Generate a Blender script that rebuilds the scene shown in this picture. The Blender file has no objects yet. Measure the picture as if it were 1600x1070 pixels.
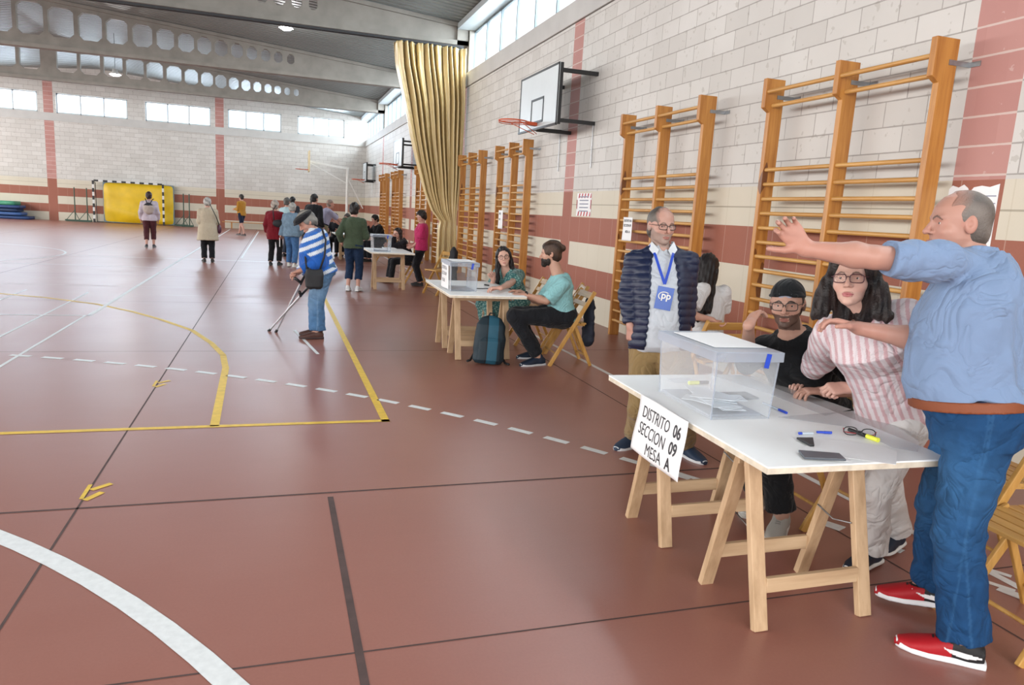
import bpy, bmesh, math, random
import numpy as np
from mathutils import Vector, Matrix

# ------------------------------------------------------------------ camera, world, lights, exposure
SC = bpy.context.scene
COL = SC.collection
CAM_H, FPX = 1.55, 1126.5
YAW, PITCH, ROLL = .3219079, .1755335, -.0585265
def _axes():
    f = np.array([math.sin(YAW)*math.cos(PITCH), math.cos(YAW)*math.cos(PITCH), -math.sin(PITCH)])
    rt = np.array([math.cos(YAW), -math.sin(YAW), 0.]); dn = np.cross(f, rt)
    return np.stack([math.cos(ROLL)*rt+math.sin(ROLL)*dn, -math.sin(ROLL)*rt+math.cos(ROLL)*dn, f])
AX = _axes(); CPOS = np.array([0, 0, CAM_H])
cam = bpy.data.cameras.new('camera'); cam.sensor_width = 36; cam.lens = 36*FPX/1600; cam.clip_end = 200; cam.clip_start = .05
camo = bpy.data.objects.new('camera', cam); COL.objects.link(camo)
_m = Matrix.Identity(4)
for _i in range(3):
    _m[_i][0] = AX[0][_i]; _m[_i][1] = -AX[1][_i]; _m[_i][2] = -AX[2][_i]; _m[_i][3] = CPOS[_i]
camo.matrix_world = _m
SC.camera = camo

W = bpy.data.worlds.new('overcast_sky'); SC.world = W; W.use_nodes = True
W.node_tree.nodes['Background'].inputs[0].default_value = (.80, .90, 1.0, 1)
W.node_tree.nodes['Background'].inputs[1].default_value = 2.2
SC.view_settings.view_transform = 'Standard'; SC.view_settings.look = 'None'
SC.view_settings.gamma = 1; SC.view_settings.use_curve_mapping = False
SC.view_settings.exposure = -0.10
SC.cycles.max_bounces = 8; SC.cycles.diffuse_bounces = 4; SC.cycles.transparent_max_bounces = 16
SC.cycles.use_denoising = True
SC.cycles.sample_clamp_indirect = 6

XR, XL, YF, YB = 4.62, -20.6, 40.6, -7.0     # inner faces of the hall's walls
def area(name, loc, rot, sx, sy, watts, col=(1, 1, 1)):
    l = bpy.data.lights.new(name, 'AREA'); l.shape = 'RECTANGLE'; l.size = sx; l.size_y = sy
    l.energy = watts; l.color = col
    o = bpy.data.objects.new(name, l); o.location = loc; o.rotation_euler = rot; COL.objects.link(o); return o
SKYC = (.88, .95, 1.0)
# daylight outside the clerestory strip of each bay (right wall), the far wall's windows, the left wall's glazing and a wide opening added to the unseen back wall
for _k in range(-1, 5):
    area('daylight_clerestory', (XR+1.1, 3.85+7.5*_k+3.75, 5.75), (0, math.radians(52), 0), 1.7, 7.2, 1250, SKYC)
FARWIN = [(-13.66, -10.66), (-9.9, -6.86), (-6.08, -3.11), (-2.3, .28), (1.08, 3.47)]
for _a, _b in FARWIN:
    area('daylight_far_window', ((_a+_b)/2, YF+.42, 5.49), (math.radians(-90), 0, 0), _b-_a-.05, .85, 300, (.74, .87, 1.0))
for _k in range(-1, 6):
    area('daylight_left_window', (XL-.3, 3.85+7.5*_k-3.75, 4.2), (0, math.radians(-60), 0), 3.6, 6.6, 1150, (1, .98, .95))
area('daylight_back_fill', (-5.0, YB-.3, 3.2), (math.radians(62), 0, 0), 18, 3.6, 1700, (1, .97, .93))  # added fill from behind the camera, through the unseen back wall's opening

# ------------------------------------------------------------------ helpers
R = random.Random(7)
def at(u, v, x=None, y=None, z=None, d=None):
    """the point of the hall seen at a spot of the photograph, on a plane x=, y=, z= or at depth d="""
    r = AX.T @ np.array([(u-800)/FPX, (v-535)/FPX, 1.])
    t = (x-CPOS[0])/r[0] if x is not None else (y-CPOS[1])/r[1] if y is not None else (z-CPOS[2])/r[2] if z is not None else d
    return CPOS+t*r
def tag(o, label=None, cat=None, group=None, kind=None):
    if label: o['label'] = label
    if cat: o['category'] = cat
    if group: o['group'] = group
    if kind: o['kind'] = kind
    return o
def empty(name, loc=(0, 0, 0), rz=0, label=None, cat=None, group=None, parent=None):
    o = bpy.data.objects.new(name, None); COL.objects.link(o); o.location = loc; o.rotation_euler = (0, 0, rz)
    o.empty_display_size = .1
    if parent: o.parent = parent
    return tag(o, label, cat, group)
def copy_tree(o, parent=None):
    c = o.copy(); COL.objects.link(c)
    if parent: c.parent = parent
    for ch in [k for k in o.children]:
        copy_tree(ch, c)
    return c
def srgb(h):
    h = h.lstrip('#'); c = [int(h[i:i+2], 16)/255 for i in (0, 2, 4)]
    return tuple(x/12.92 if x <= .04045 else ((x+.055)/1.055)**2.4 for x in c)

class N:
    """tiny expression wrapper round shader nodes"""
    def __init__(s, nt, sock): s.nt = nt; s.s = sock
    def _m(s, op, b=None, c=None, clamp=False):
        n = s.nt.nodes.new('ShaderNodeMath'); n.operation = op; n.use_clamp = clamp
        for i, x in enumerate((s, b, c)):
            if x is None: continue
            if isinstance(x, N): s.nt.links.new(x.s, n.inputs[i])
            else: n.inputs[i].default_value = x
        return N(s.nt, n.outputs[0])
    def __add__(s, b): return s._m('ADD', b)
    def __sub__(s, b): return s._m('SUBTRACT', b)
    def __mul__(s, b): return s._m('MULTIPLY', b)
    def __truediv__(s, b): return s._m('DIVIDE', b)
    def lt(s, b): return s._m('LESS_THAN', b)
    def gt(s, b): return s._m('GREATER_THAN', b)
    def mod(s, b): return s._m('FLOORED_MODULO', b)
    def floor(s): return s._m('FLOOR')
    def abs(s): return s._m('ABSOLUTE')
    def max(s, b): return s._m('MAXIMUM', b)
    def min(s, b): return s._m('MINIMUM', b)
    def sin(s): return s._m('SINE')
class MatB:
    def __init__(s, name, rough=.6, metal=0, spec=.5, color=None):
        s.m = bpy.data.materials.new(name); s.m.use_nodes = True; s.nt = s.m.node_tree
        s.b = s.nt.nodes['Principled BSDF']
        s.b.inputs['Roughness'].default_value = rough; s.b.inputs['Metallic'].default_value = metal
        s.b.inputs['Specular IOR Level'].default_value = spec
        if color is not None: s.b.inputs['Base Color'].default_value = (*color, 1)
    def new(s, t, **kw):
        n = s.nt.nodes.new(t)
        for k, v in kw.items():
            if hasattr(n, k): setattr(n, k, v)
            else: n.inputs[k].default_value = v
        return n
    def link(s, a, b): s.nt.links.new(a.s if isinstance(a, N) else a, b)
    def coord(s, kind='Object'):
        tc = s.new('ShaderNodeTexCoord'); sep = s.new('ShaderNodeSeparateXYZ'); s.link(tc.outputs[kind], sep.inputs[0])
        s.vec = tc.outputs[kind]
        return [N(s.nt, sep.outputs[i]) for i in range(3)]
    def worldpos(s):
        g = s.new('ShaderNodeNewGeometry'); sep = s.new('ShaderNodeSeparateXYZ'); s.link(g.outputs['Position'], sep.inputs[0])
        s.vec = g.outputs['Position']
        return [N(s.nt, sep.outputs[i]) for i in range(3)]
    def noise(s, scale, detail=3, vec=None, rough=.5, stretch=None):
        n = s.new('ShaderNodeTexNoise'); n.inputs['Scale'].default_value = scale; n.inputs['Detail'].default_value = detail
        n.inputs['Roughness'].default_value = rough
        v = vec if vec is not None else s.vec
        if stretch is not None:
            mp = s.new('ShaderNodeMapping'); mp.inputs['Scale'].default_value = stretch; s.link(v, mp.inputs[0]); v = mp.outputs[0]
        s.link(v, n.inputs['Vector']); return N(s.nt, n.outputs['Fac'])
    def combine(s, a, b, c=0.):
        n = s.new('ShaderNodeCombineXYZ')
        for i, x in enumerate((a, b, c)):
            if isinstance(x, N): s.link(x, n.inputs[i])
            else: n.inputs[i].default_value = x
        return n.outputs[0]
    def mix(s, f, a, b):
        n = s.new('ShaderNodeMix'); n.data_type = 'RGBA'
        if isinstance(f, N): s.link(f, n.inputs[0])
        else: n.inputs[0].default_value = f
        for x, k in ((a, 6), (b, 7)):
            if isinstance(x, tuple): n.inputs[k].default_value = (*x[:3], 1)
            else: s.link(x, n.inputs[k])
        return n.outputs[2]
    def ramp(s, f, stops):
        n = s.new('ShaderNodeValToRGB'); cr = n.color_ramp
        while len(cr.elements) < len(stops): cr.elements.new(.5)
        for e, (p, c) in zip(cr.elements, stops): e.position = p; e.color = (*c, 1)
        s.link(f, n.inputs[0]); return n.outputs[0]
    def color(s, c): s.link(c, s.b.inputs['Base Color']); return s
    def bump(s, h, strength=.3, dist=.01):
        n = s.new('ShaderNodeBump'); n.inputs['Strength'].default_value = strength; n.inputs['Distance'].default_value = dist
        s.link(h, n.inputs['Height']); s.link(n.outputs[0], s.b.inputs['Normal']); return s

def m_plain(name, hexc, rough=.6, var=.12, scale=12, metal=0, bump=0, spec=.5, stretch=None):
    c = srgb(hexc); b = MatB(name, rough, metal, spec); b.coord()
    n = b.noise(scale, 4, stretch=stretch)
    lo = tuple(x*(1-var) for x in c); hi = tuple(min(1, x*(1+var)) for x in c)
    b.color(b.ramp(n, [(.3, lo), (.7, hi)]))
    if bump: b.bump(n, bump, .004)
    return b.m
def m_glass(name, tint=(.9, .95, 1), op=.16, rough=.05):
    m = bpy.data.materials.new(name); m.use_nodes = True; nt = m.node_tree; nt.nodes.clear()
    o = nt.nodes.new('ShaderNodeOutputMaterial'); mx = nt.nodes.new('ShaderNodeMixShader')
    t = nt.nodes.new('ShaderNodeBsdfTransparent'); t.inputs[0].default_value = (*tint, 1)
    g = nt.nodes.new('ShaderNodeBsdfPrincipled'); g.inputs['Base Color'].default_value = (*[min(1, x*.95) for x in tint], 1); g.inputs['Roughness'].default_value = rough
    lw = nt.nodes.new('ShaderNodeLayerWeight'); lw.inputs[0].default_value = .25
    ma = nt.nodes.new('ShaderNodeMath'); ma.operation = 'MULTIPLY_ADD'; ma.inputs[1].default_value = .6; ma.inputs[2].default_value = op; ma.use_clamp = True
    nt.links.new(lw.outputs['Facing'], ma.inputs[0]); nt.links.new(ma.outputs[0], mx.inputs[0])
    nt.links.new(t.outputs[0], mx.inputs[1]); nt.links.new(g.outputs[0], mx.inputs[2]); nt.links.new(mx.outputs[0], o.inputs[0])
    return m
def m_emit(name, col, st):
    m = bpy.data.materials.new(name); m.use_nodes = True; nt = m.node_tree; nt.nodes.clear()
    o = nt.nodes.new('ShaderNodeOutputMaterial'); e = nt.nodes.new('ShaderNodeEmission')
    e.inputs[0].default_value = (*col, 1); e.inputs[1].default_value = st; nt.links.new(e.outputs[0], o.inputs[0]); return m
def m_wood(name, hexc, hexd, knots=True, rough=.45, along=2):
    """pine: grain stretched along one object axis, with knots"""
    b = MatB(name, rough); b.coord(); st = [22., 22., 22.]; st[along] = 1.6
    n = b.noise(1.0, 5, stretch=tuple(st), rough=.6)
    col = b.ramp(n, [(.3, srgb(hexd)), (.62, srgb(hexc))])
    if knots:
        st2 = [5., 5., 5.]; st2[along] = 2.2
        k = b.noise(1.0, 1, stretch=tuple(st2)).gt(.735)
        col = b.mix(k*.8, col, srgb('#5a2c12'))
    b.color(col); b.bump(n, .15, .002); return b.m

class MB:
    """collects shapes into ONE mesh"""
    def __init__(s): s.v = []; s.f = []; s.mi = []; s.sm = []; s.cur = 0; s.smooth = False
    def add(s, vs, fs, smooth=None):
        k = len(s.v); s.v += [tuple(map(float, p)) for p in vs]; s.f += [tuple(i+k for i in f) for f in fs]
        s.mi += [s.cur]*len(fs); s.sm += [s.smooth if smooth is None else smooth]*len(fs); return s
    def box(s, c, size, rot=None):
        hx, hy, hz = (q/2 for q in size); vs = [Vector((x*hx, y*hy, z*hz)) for x in (-1, 1) for y in (-1, 1) for z in (-1, 1)]
        if rot is not None: vs = [rot @ p for p in vs]
        vs = [p+Vector(c) for p in vs]
        return s.add(vs, [(0, 1, 3, 2), (4, 6, 7, 5), (0, 4, 5, 1), (2, 3, 7, 6), (0, 2, 6, 4), (1, 5, 7, 3)], False)
    def span(s, a, b):
        a = Vector(a); b = Vector(b); return s.box((a+b)/2, [abs(q) for q in (b-a)])
    def bar(s, p, q, w, h, up=(0, 0, 1)):
        """box from p to q: w across, h along up"""
        p = Vector(p); q = Vector(q); d = (q-p); L = d.length; d.normalize(); u = Vector(up); sd = d.cross(u)
        if sd.length < 1e-4: sd = d.cross(Vector((1, 0, 0)))
        sd.normalize(); u = sd.cross(d); m = Matrix((sd, d, u)).transposed()
        return s.box((p+q)/2, (w, L, h), m)
    def cyl(s, p, q, r0, r1=None, n=16, caps=True):
        r1 = r0 if r1 is None else r1; p = Vector(p); q = Vector(q); d = (q-p).normalized()
        a = d.orthogonal().normalized(); b = d.cross(a); vs = []
        for c, r in ((p, r0), (q, r1)):
            vs += [c+(a*math.cos(2*math.pi*i/n)+b*math.sin(2*math.pi*i/n))*r for i in range(n)]
        s.add(vs, [(i, (i+1) % n, n+(i+1) % n, n+i) for i in range(n)], True)
        if caps: s.add(vs, [tuple(range(n))[::-1], tuple(range(n, 2*n))], False)
        return s
    def tube(s, pts, r, n=8, closed=False):
        pts = [Vector(p) for p in pts]; rs = r if isinstance(r, (list, tuple)) else [r]*len(pts); L = len(pts); vs = []; prev = None
        for i, p in enumerate(pts):
            d = (pts[(i+1) % L]-pts[i-1]) if (closed or 0 < i < L-1) else (pts[1]-pts[0] if i == 0 else pts[-1]-pts[-2])
            d.normalize()
            a = d.orthogonal().normalized() if prev is None else (prev-d*prev.dot(d)).normalized()
            prev = a; b = d.cross(a)
            vs += [p+(a*math.cos(2*math.pi*k/n)+b*math.sin(2*math.pi*k/n))*rs[i] for k in range(n)]
        fs = [(i*n+k, i*n+(k+1) % n, ((i+1) % L)*n+(k+1) % n, ((i+1) % L)*n+k) for i in range(L if closed else L-1) for k in range(n)]
        if not closed: fs += [tuple(range(n))[::-1], tuple(range((L-1)*n, L*n))]
        return s.add(vs, fs, True)
    def prism(s, pts, ext, org=(0, 0, 0), ux=(1, 0, 0), uy=(0, 1, 0)):
        """2-D outline in the plane ux,uy pushed along ext"""
        o = Vector(org); ux = Vector(ux); uy = Vector(uy); e = Vector(ext); n = len(pts)
        a = [o+ux*x+uy*y for x, y in pts]; vs = a+[p+e for p in a]
        return s.add(vs, [tuple(range(n))[::-1], tuple(range(n, 2*n))]+[(i, (i+1) % n, n+(i+1) % n, n+i) for i in range(n)], False)
    def lathe(s, prof, org=(0, 0, 0), n=24, axis='z'):
        vs = []
        for r, h in prof:
            for i in range(n):
                a = 2*math.pi*i/n; p = (r*math.cos(a), r*math.sin(a), h)
                vs.append(Vector(org)+Vector(p))
        L = len(prof)
        return s.add(vs, [(j*n+i, j*n+(i+1) % n, (j+1)*n+(i+1) % n, (j+1)*n+i) for j in range(L-1) for i in range(n)], True)
    def grid(s, fn, nu, nv, closed_u=False):
        vs = [fn(i/(nu if closed_u else nu-1), j/(nv-1)) for j in range(nv) for i in range(nu)]
        return s.add(vs, [(j*nu+i, j*nu+(i+1) % nu, (j+1)*nu+(i+1) % nu, (j+1)*nu+i) for j in range(nv-1) for i in range(nu if closed_u else nu-1)], True)
    def ball(s, c, r, n=14):
        rr = (r, r, r) if not isinstance(r, (tuple, list)) else r
        def f(u, v):
            a = 2*math.pi*u; b = math.pi*(v-.5); return (c[0]+rr[0]*math.cos(a)*math.cos(b), c[1]+rr[1]*math.sin(a)*math.cos(b), c[2]+rr[2]*math.sin(b))
        return s.grid(f, n, n//2+2, True)
    def build(s, name, mats, parent=None, loc=None, rz=0, bevel=0, solid=0, sub=0):
        me = bpy.data.meshes.new(name); me.from_pydata(s.v, [], s.f)
        for m in (mats if isinstance(mats, (list, tuple)) else [mats]): me.materials.append(m)
        me.polygons.foreach_set('material_index', s.mi); me.polygons.foreach_set('use_smooth', s.sm)
        me.update()
        bm = bmesh.new(); bm.from_mesh(me); bmesh.ops.remove_doubles(bm, verts=bm.verts, dist=1e-6) if sub else None
        bmesh.ops.recalc_face_normals(bm, faces=bm.faces); bm.to_mesh(me); bm.free()
        o = bpy.data.objects.new(name, me); COL.objects.link(o)
        if parent: o.parent = parent
        if loc is not None: o.location = loc
        if rz: o.rotation_euler = (0, 0, rz)
        if solid: q = o.modifiers.new('t', 'SOLIDIFY'); q.thickness = solid; q.offset = 0
        if bevel: q = o.modifiers.new('b', 'BEVEL'); q.width = bevel; q.segments = 2; q.limit_method = 'ANGLE'; q.angle_limit = .9
        if sub: q = o.modifiers.new('s', 'SUBSURF'); q.levels = sub; q.render_levels = sub
        return o
def text_mesh(mb, body, size, org, ux, uy, bold=False, align='LEFT', depth=.0006, squeeze=1.0, italic=0):
    """lettering as real flat letters in the plane ux,uy, added to a mesh"""
    cu = bpy.data.curves.new('lettering', 'FONT'); cu.body = body; cu.size = size; cu.align_x = align
    cu.offset = size*.022 if bold else 0; cu.extrude = 0; cu.shear = italic; cu.resolution_u = 3
    o = bpy.data.objects.new('lettering', cu); COL.objects.link(o)
    dg = bpy.context.evaluated_depsgraph_get(); me = bpy.data.meshes.new_from_object(o.evaluated_get(dg))
    ux = Vector(ux).normalized(); uy = Vector(uy).normalized(); nn = ux.cross(uy)
    vs = [Vector(org)+ux*(v.co.x*squeeze)+uy*v.co.y+nn*depth for v in me.vertices]
    mb.add(vs, [tuple(p.vertices) for p in me.polygons], False)
    bpy.data.objects.remove(o); bpy.data.curves.remove(cu); bpy.data.meshes.remove(me)
    return mb
# ------------------------------------------------------------------ the hall
def wall_material(name, axis, first, period, hw):
    """painted concrete blocks: white courses above, cream and brick-red bands below, painted piers at a fixed spacing"""
    b = MatB(name, .62, spec=.35); X = b.worldpos(); h = X[axis]; z = X[2]
    n1 = b.noise(.9, 4); n2 = b.noise(14, 4); n3 = b.noise(60, 3)
    row = (z/.2).floor(); zz = z.mod(.2); half = row.mod(2.)*.2
    hh = (h+half).mod(.4); col_i = ((h+half)/.4).floor()
    # per-block tone
    wn = b.new('ShaderNodeTexWhiteNoise', noise_dimensions='2D'); b.link(b.combine(row, col_i), wn.inputs['Vector']); rnd = N(b.nt, wn.outputs['Value'])
    jt = (n2-.5)*.006
    mort = zz.lt(jt+.007).max(zz.gt(jt*-1.+.196)).max(hh.lt(jt+.006)).max(hh.gt(jt*-1.+.397))
    white = b.mix(n1, srgb('#c0bdb8'), srgb('#d9d7d3')); white = b.mix(rnd*.45, white, srgb('#b5b1ab'))
    white = b.mix(n2.gt(.66)*.5, white, srgb('#a9a49c'))
    white = b.mix(mort*.75, white, srgb('#8d8883'))
    pier = ((h-first+hw).mod(period)).lt(2*hw)
    pink = b.mix(n1, srgb('#b08079'), srgb('#bd8f88')); pink = b.mix(rnd*.3, pink, srgb('#9a625c'))
    pmort = zz.lt(jt+.009).max(zz.gt(jt*-1.+.194))
    pink = b.mix(pmort*.8, pink, srgb('#cdbcb4')); pink = b.mix(n2.gt(.70)*.5, pink, srgb('#c9b0a9'))
    up = b.mix(pier, white, pink)
    # smooth lower tiles
    v4 = h.mod(.4).lt(.009)
    red = b.mix(n1, srgb('#935a49'), srgb('#a26857')); red = b.mix(n3*.4, red, srgb('#88503f'))
    red = b.mix(v4*.55, red, srgb('#b9998a'))
    cream = b.mix(n1, srgb('#c3bba9'), srgb('#d3ccbc')); cream = b.mix(v4*.35, cream, srgb('#b3a890'))
    cream = b.mix(z.gt(1.758)._m('MULTIPLY', z.lt(1.772))*.7, cream, srgb('#8f8776'))
    r1 = z.gt(1.17)*z.lt(1.57); r2 = z.gt(.40)*z.lt(.79)
    low = b.mix(r1.max(r2), cream, red); low = b.mix(pier, low, red)
    b.color(b.mix(z.gt(1.97), low, up))
    b.bump((mort*z.gt(1.97)*-1.+1.)+n3*.25, .35, .006); return b.m
M = {}
M['wall_r'] = wall_material('painted_block_side', 1, 3.88, 7.48, .2)
M['wall_f'] = wall_material('painted_block_end', 0, -2.70, 7.52, .2)
M['conc'] = m_plain('concrete', '#86827b', .8, .12, 3.0, bump=.2)
M['concw'] = m_plain('painted_concrete', '#bdbcb9', .7, .06, 2.0)
M['alu'] = m_plain('window_aluminium', '#b9c2c6', .4, .05, 3)
M['mull'] = m_plain('dull_mullion', '#5f6b70', .5, .05)
M['glass'] = m_glass('window_glass', (.97, .99, 1), .03)
M['dark'] = m_plain('dark_steel', '#26282b', .5, .1)
M['white'] = m_plain('white_paint', '#dcdcd8', .5, .04)

def floor_mat():
    b = MatB('resin_floor', .34, spec=.65); b.worldpos()
    n1 = b.noise(.28, 5, rough=.6); n2 = b.noise(1.5, 6, rough=.65); n3 = b.noise(90, 2); n4 = b.noise(9, 5, stretch=(.35, 1.6, 1))
    c = b.ramp(n1, [(.3, srgb('#8f5a4e')), (.7, srgb('#9f6c60'))])
    c = b.mix(n2*.55, c, srgb('#a37468')); c = b.mix(n4*.25, c, srgb('#8a5a4e')); c = b.mix(n3*.25, c, srgb('#6d3f36'))
    b.color(c)
    r = b.ramp(n2, [(0., (.30,)*3), (1., (.40,)*3)]); b.link(r, b.b.inputs['Roughness'])
    return b.m
M['floor'] = floor_mat()
mb = MB(); mb.span((XL-.3, YB-.3, -.2), (XR+.3, YF+.3, 0)); tag(mb.build('floor', M['floor']), 'dull terracotta red resin sports floor of the whole hall', 'floor', kind='structure')

# walls
mb = MB(); mb.span((XR, YB-.3, 0), (XR+.3, YF+.3, 4.65)); tag(mb.build('wall_right', M['wall_r']), 'long block wall with wall bars, brick red and cream bands below', 'wall', kind='structure')
mb = MB(); mb.span((XR-.035, YB-.3, 4.66), (XR+.3, YF+.3, 5.0)); tag(mb.build('trim_1', M['concw'], bevel=.01), 'grey concrete ledge under the high side window strip', 'ledge', kind='structure')
mb = MB(); mb.span((XR-.30, YB-.3, 6.02), (XR+.35, YF+.3, 6.16)); tag(mb.build('trim_2', M['alu']), 'pale eaves edging above the high side window strip', 'eaves', kind='structure')
mb = MB()
mb.span((XL-.3, YF, 0), (XR, YF+.3, 4.68)); mb.span((XL-.3, YF, 5.95), (XR, YF+.3, 7.6))
edges = [XL-.3]+[q for w in FARWIN for q in w]+[XR]
for i in range(0, len(edges), 2): mb.span((edges[i], YF, 5.03), (edges[i+1], YF+.3, 5.95))
tag(mb.build('wall_far', M['wall_f']), 'end block wall behind the goal with five high windows', 'wall', kind='structure')
mb = MB(); mb.span((XL-.3, YF-.03, 4.70), (XR, YF+.3, 5.03)); mb.span((XL, YF-.05, 4.66), (XR, YF, 4.70))
tag(mb.build('trim_3', M['concw']), 'narrow concrete ledge under the end wall windows', 'ledge', kind='structure')
mb = MB()
mb.span((XL-.3, YB-.3, 0), (XL, YF+.3, 2.4)); mb.span((XL-.3, YB-.3, 6.0), (XL, YF+.3, 6.4))
for k in range(-2, 7): mb.span((XL-.3, 3.85+7.5*k-.3, 2.4), (XL, 3.85+7.5*k+.3, 6.0))
tag(mb.build('wall_left', M['wall_r']), 'opposite side wall with tall glazing', 'wall', kind='structure')
mb = MB(); mb.span((XL, YB-.3, 0), (XR, YB, 1.3)); mb.span((XL, YB-.3, 5.1), (XR, YB, 7.6)); mb.span((XL, YB-.3, 1.3), (-14.1, YB, 5.1)); mb.span((4.1, YB-.3, 1.3), (XR, YB, 5.1))  # wide gap between these pieces is added to let the fill daylight in
tag(mb.build('wall_back', M['wall_f']), 'end wall behind the photographer with a wide opening added for daylight', 'wall', kind='structure')

# far windows: frame > panes
for i, (a, c) in enumerate(FARWIN):
    w = empty('window_%d' % (i+1), ((a+c)/2, YF+.12, 5.03)); tag(w, 'high three-light window %s' % ['beside the brick pier over the stacked mats', 'above the striped goal', 'between the goal and the brick pier', 'above the wooden bench', 'by the corner of the end wall'][i], 'window', kind='structure')
    L = (c-a)/2; mb = MB()
    for z in (.03, .89): mb.box((0, 0, z), (2*L, .08, .06))
    for k in range(4): mb.box((-L+.03+k*(2*L-.06)/3, 0, .46), (.06, .08, .92))
    mb.build('window_frame', M['alu'], w); MB().box((0, .02, .46), (2*L-.1, .008, .84)).build('pane', M['glass'], w)
# side clerestory bays
for k in range(0, 5):
    y0 = 3.88+7.48*k+.28; y1 = y0+7.48-.46; w = empty('window_%d' % (k+6), (XR+.16, (y0+y1)/2, 5.0))
    tag(w, 'strip of high side windows, %s' % ['over the wall bars by the polling tables', 'over the large basketball backboard', 'beyond the tied curtain', 'above the second backboard', 'by the end wall corner'][k], 'window', kind='structure')
    L = (y1-y0)/2; mb = MB(); mb.box((0, 0, .03), (.07, 2*L, .06)); mb.box((0, 0, 1.0), (.07, 2*L, .06))
    for j in range(7): mb.box((0, -L+.03+j*(2*L-.06)/6, .5), (.07, .045, 1.0))
    mb.build('window_frame', M['mull'], w); MB().box((.01, 0, .5), (.008, 2*L-.06, .96)).build('pane', M['glass'], w)
for k in range(0, 6):
    y = 3.88+7.48*k; MB().span((XR+.0, y-.23, 5.0), (XR+.3, y+.23, 6.03)).build('trim_%d' % (k+4), M['conc'])['kind'] = 'structure'

# ceiling: ribbed steel deck on both slopes
XRIDGE = -8.0
def zc(x): return 6.16+.085*(XR-x) if x > XRIDGE else 6.16+.085*(XR-2*XRIDGE+x)
mb = MB(); prof = []; y = YB-.3
while y < YF+.3:
    prof += [(y, 0), (y+.15, 0), (y+.175, .045), (y+.225, .045)]; y += .25
for xa, xb in ((XR+.35, XRIDGE), (XRIDGE, XL-.3)):
    vs = []
    for (yy, h) in prof: vs += [(xa, yy, zc(xa)+h), (xb, yy, zc(xb)+h)]
    mb.add(vs, [(2*i, 2*i+1, 2*i+3, 2*i+2) for i in range(len(prof)-1)], False)
b = MatB('steel_deck', .5, spec=.4); X = b.worldpos(); n = b.noise(.5, 3)
rib = (X[1]-(YB-.3)).mod(.25).gt(.150)
b.color(b.mix(rib*.5, b.ramp(n, [(.3, srgb('#777c7a')), (.7, srgb('#868b89'))]), srgb('#6c706f')))
tag(mb.build('ceiling', b.m, solid=.004), 'ribbed grey steel roof deck', 'ceiling', kind='structure')
mb = MB(); mb.add([(XR+.4, YB-.4, 6.34), (XRIDGE, YB-.4, 7.42), (XRIDGE, YF+.4, 7.42), (XR+.4, YF+.4, 6.34), (XL-.4, YB-.4, 6.34), (XL-.4, YF+.4, 6.34)], [(0, 1, 2, 3), (1, 4, 5, 2)], False)
tag(mb.build('roof', M['conc'], solid=.05), 'roof covering above the deck', 'roof', kind='structure')

# tapered concrete roof beams with openings
HX = [.84, .47, .08, -.31, -.74, -1.19, -1.67, -2.17, -2.70, -3.30, -3.95, -4.66, -5.38, -6.16, -6.97, -7.78]
HW = [.20, .23, .26, .28, .31, .35, .38, .42, .46, .50, .56, .60, .64, .68, .70, .70]
def beam(y, first):
    cu = bpy.data.curves.new('beam', 'CURVE'); cu.dimensions = '2D'; cu.fill_mode = 'BOTH'; cu.extrude = .085
    def sp(pts):
        s = cu.splines.new('POLY'); s.points.add(len(pts)-1); s.use_cyclic_u = True
        for p, (a, c) in zip(s.points, pts): p.co = (a, c, 0, 1)
    xs2 = 2*XRIDGE
    sp([(XR-.02, 5.66), (XR-.02, zc(XR)-.005), (XRIDGE, zc(XRIDGE)-.005), (xs2-XR+.9, zc(XR-.9)-.005), (xs2-XR+.9, 5.66)])
    for hx, hw in list(zip(HX, HW))[first:]:
        zt = zc(hx)-.19; zb = 6.02; w = hw/2; c = min(w*.6, .13)
        for sx in (hx, xs2-hx):
            if sx != hx and abs(sx-hx) < .5: continue
            sp([(sx-w+c, zb), (sx+w-c, zb), (sx+w, zb+c), (sx+w, zt-c), (sx+w-c, zt), (sx-w+c, zt), (sx-w, zt-c), (sx-w, zb+c)])
    o = bpy.data.objects.new('c', cu); COL.objects.link(o); dg = bpy.context.evaluated_depsgraph_get()
    me = bpy.data.meshes.new_from_object(o.evaluated_get(dg)); mb = MB()
    mb.add([(v.co.x, -v.co.z, v.co.y) for v in me.vertices], [tuple(p.vertices) for p in me.polygons], False)
    bpy.data.objects.remove(o)
    mb.span((XR-.02, -.17, 5.65), (2*XRIDGE-XR+.9, .17, 5.76))            # bottom flange
    mb.span((XR-.30, -.17, 5.65), (XR-.02, .17, zc(XR)-.02))               # solid end block
    for s in (-1, 1):                                                       # top flange follows the slope
        mb.prism([(XR-.02, zc(XR)-.10), (XR-.02, zc(XR)-.005), (XRIDGE, zc(XRIDGE)-.005), (2*XRIDGE-XR+.9, zc(XR-.9)-.005), (2*XRIDGE-XR+.9, zc(XR-.9)-.10), (XRIDGE, zc(XRIDGE)-.10)], (0, .085*s, 0), (0, .085*s, 0), (1, 0, 0), (0, 0, 1))
    return mb.build('beam', M['conc'], loc=(0, y, 0))
for k, lab in ((0, None), (1, None), (2, 'tapered concrete roof beam carrying the curtain rail'), (3, 'concrete roof beam with openings, between curtain beam and end beam'), (4, 'concrete roof beam with openings, next to the end wall windows')):
    o = beam(3.88+7.48*k, 0 if k != 3 else 1); o.name = 'trim_%d' % (k+10)
    tag(o, lab or 'tapered concrete roof beam above the polling tables', 'beam', kind='structure')

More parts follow.
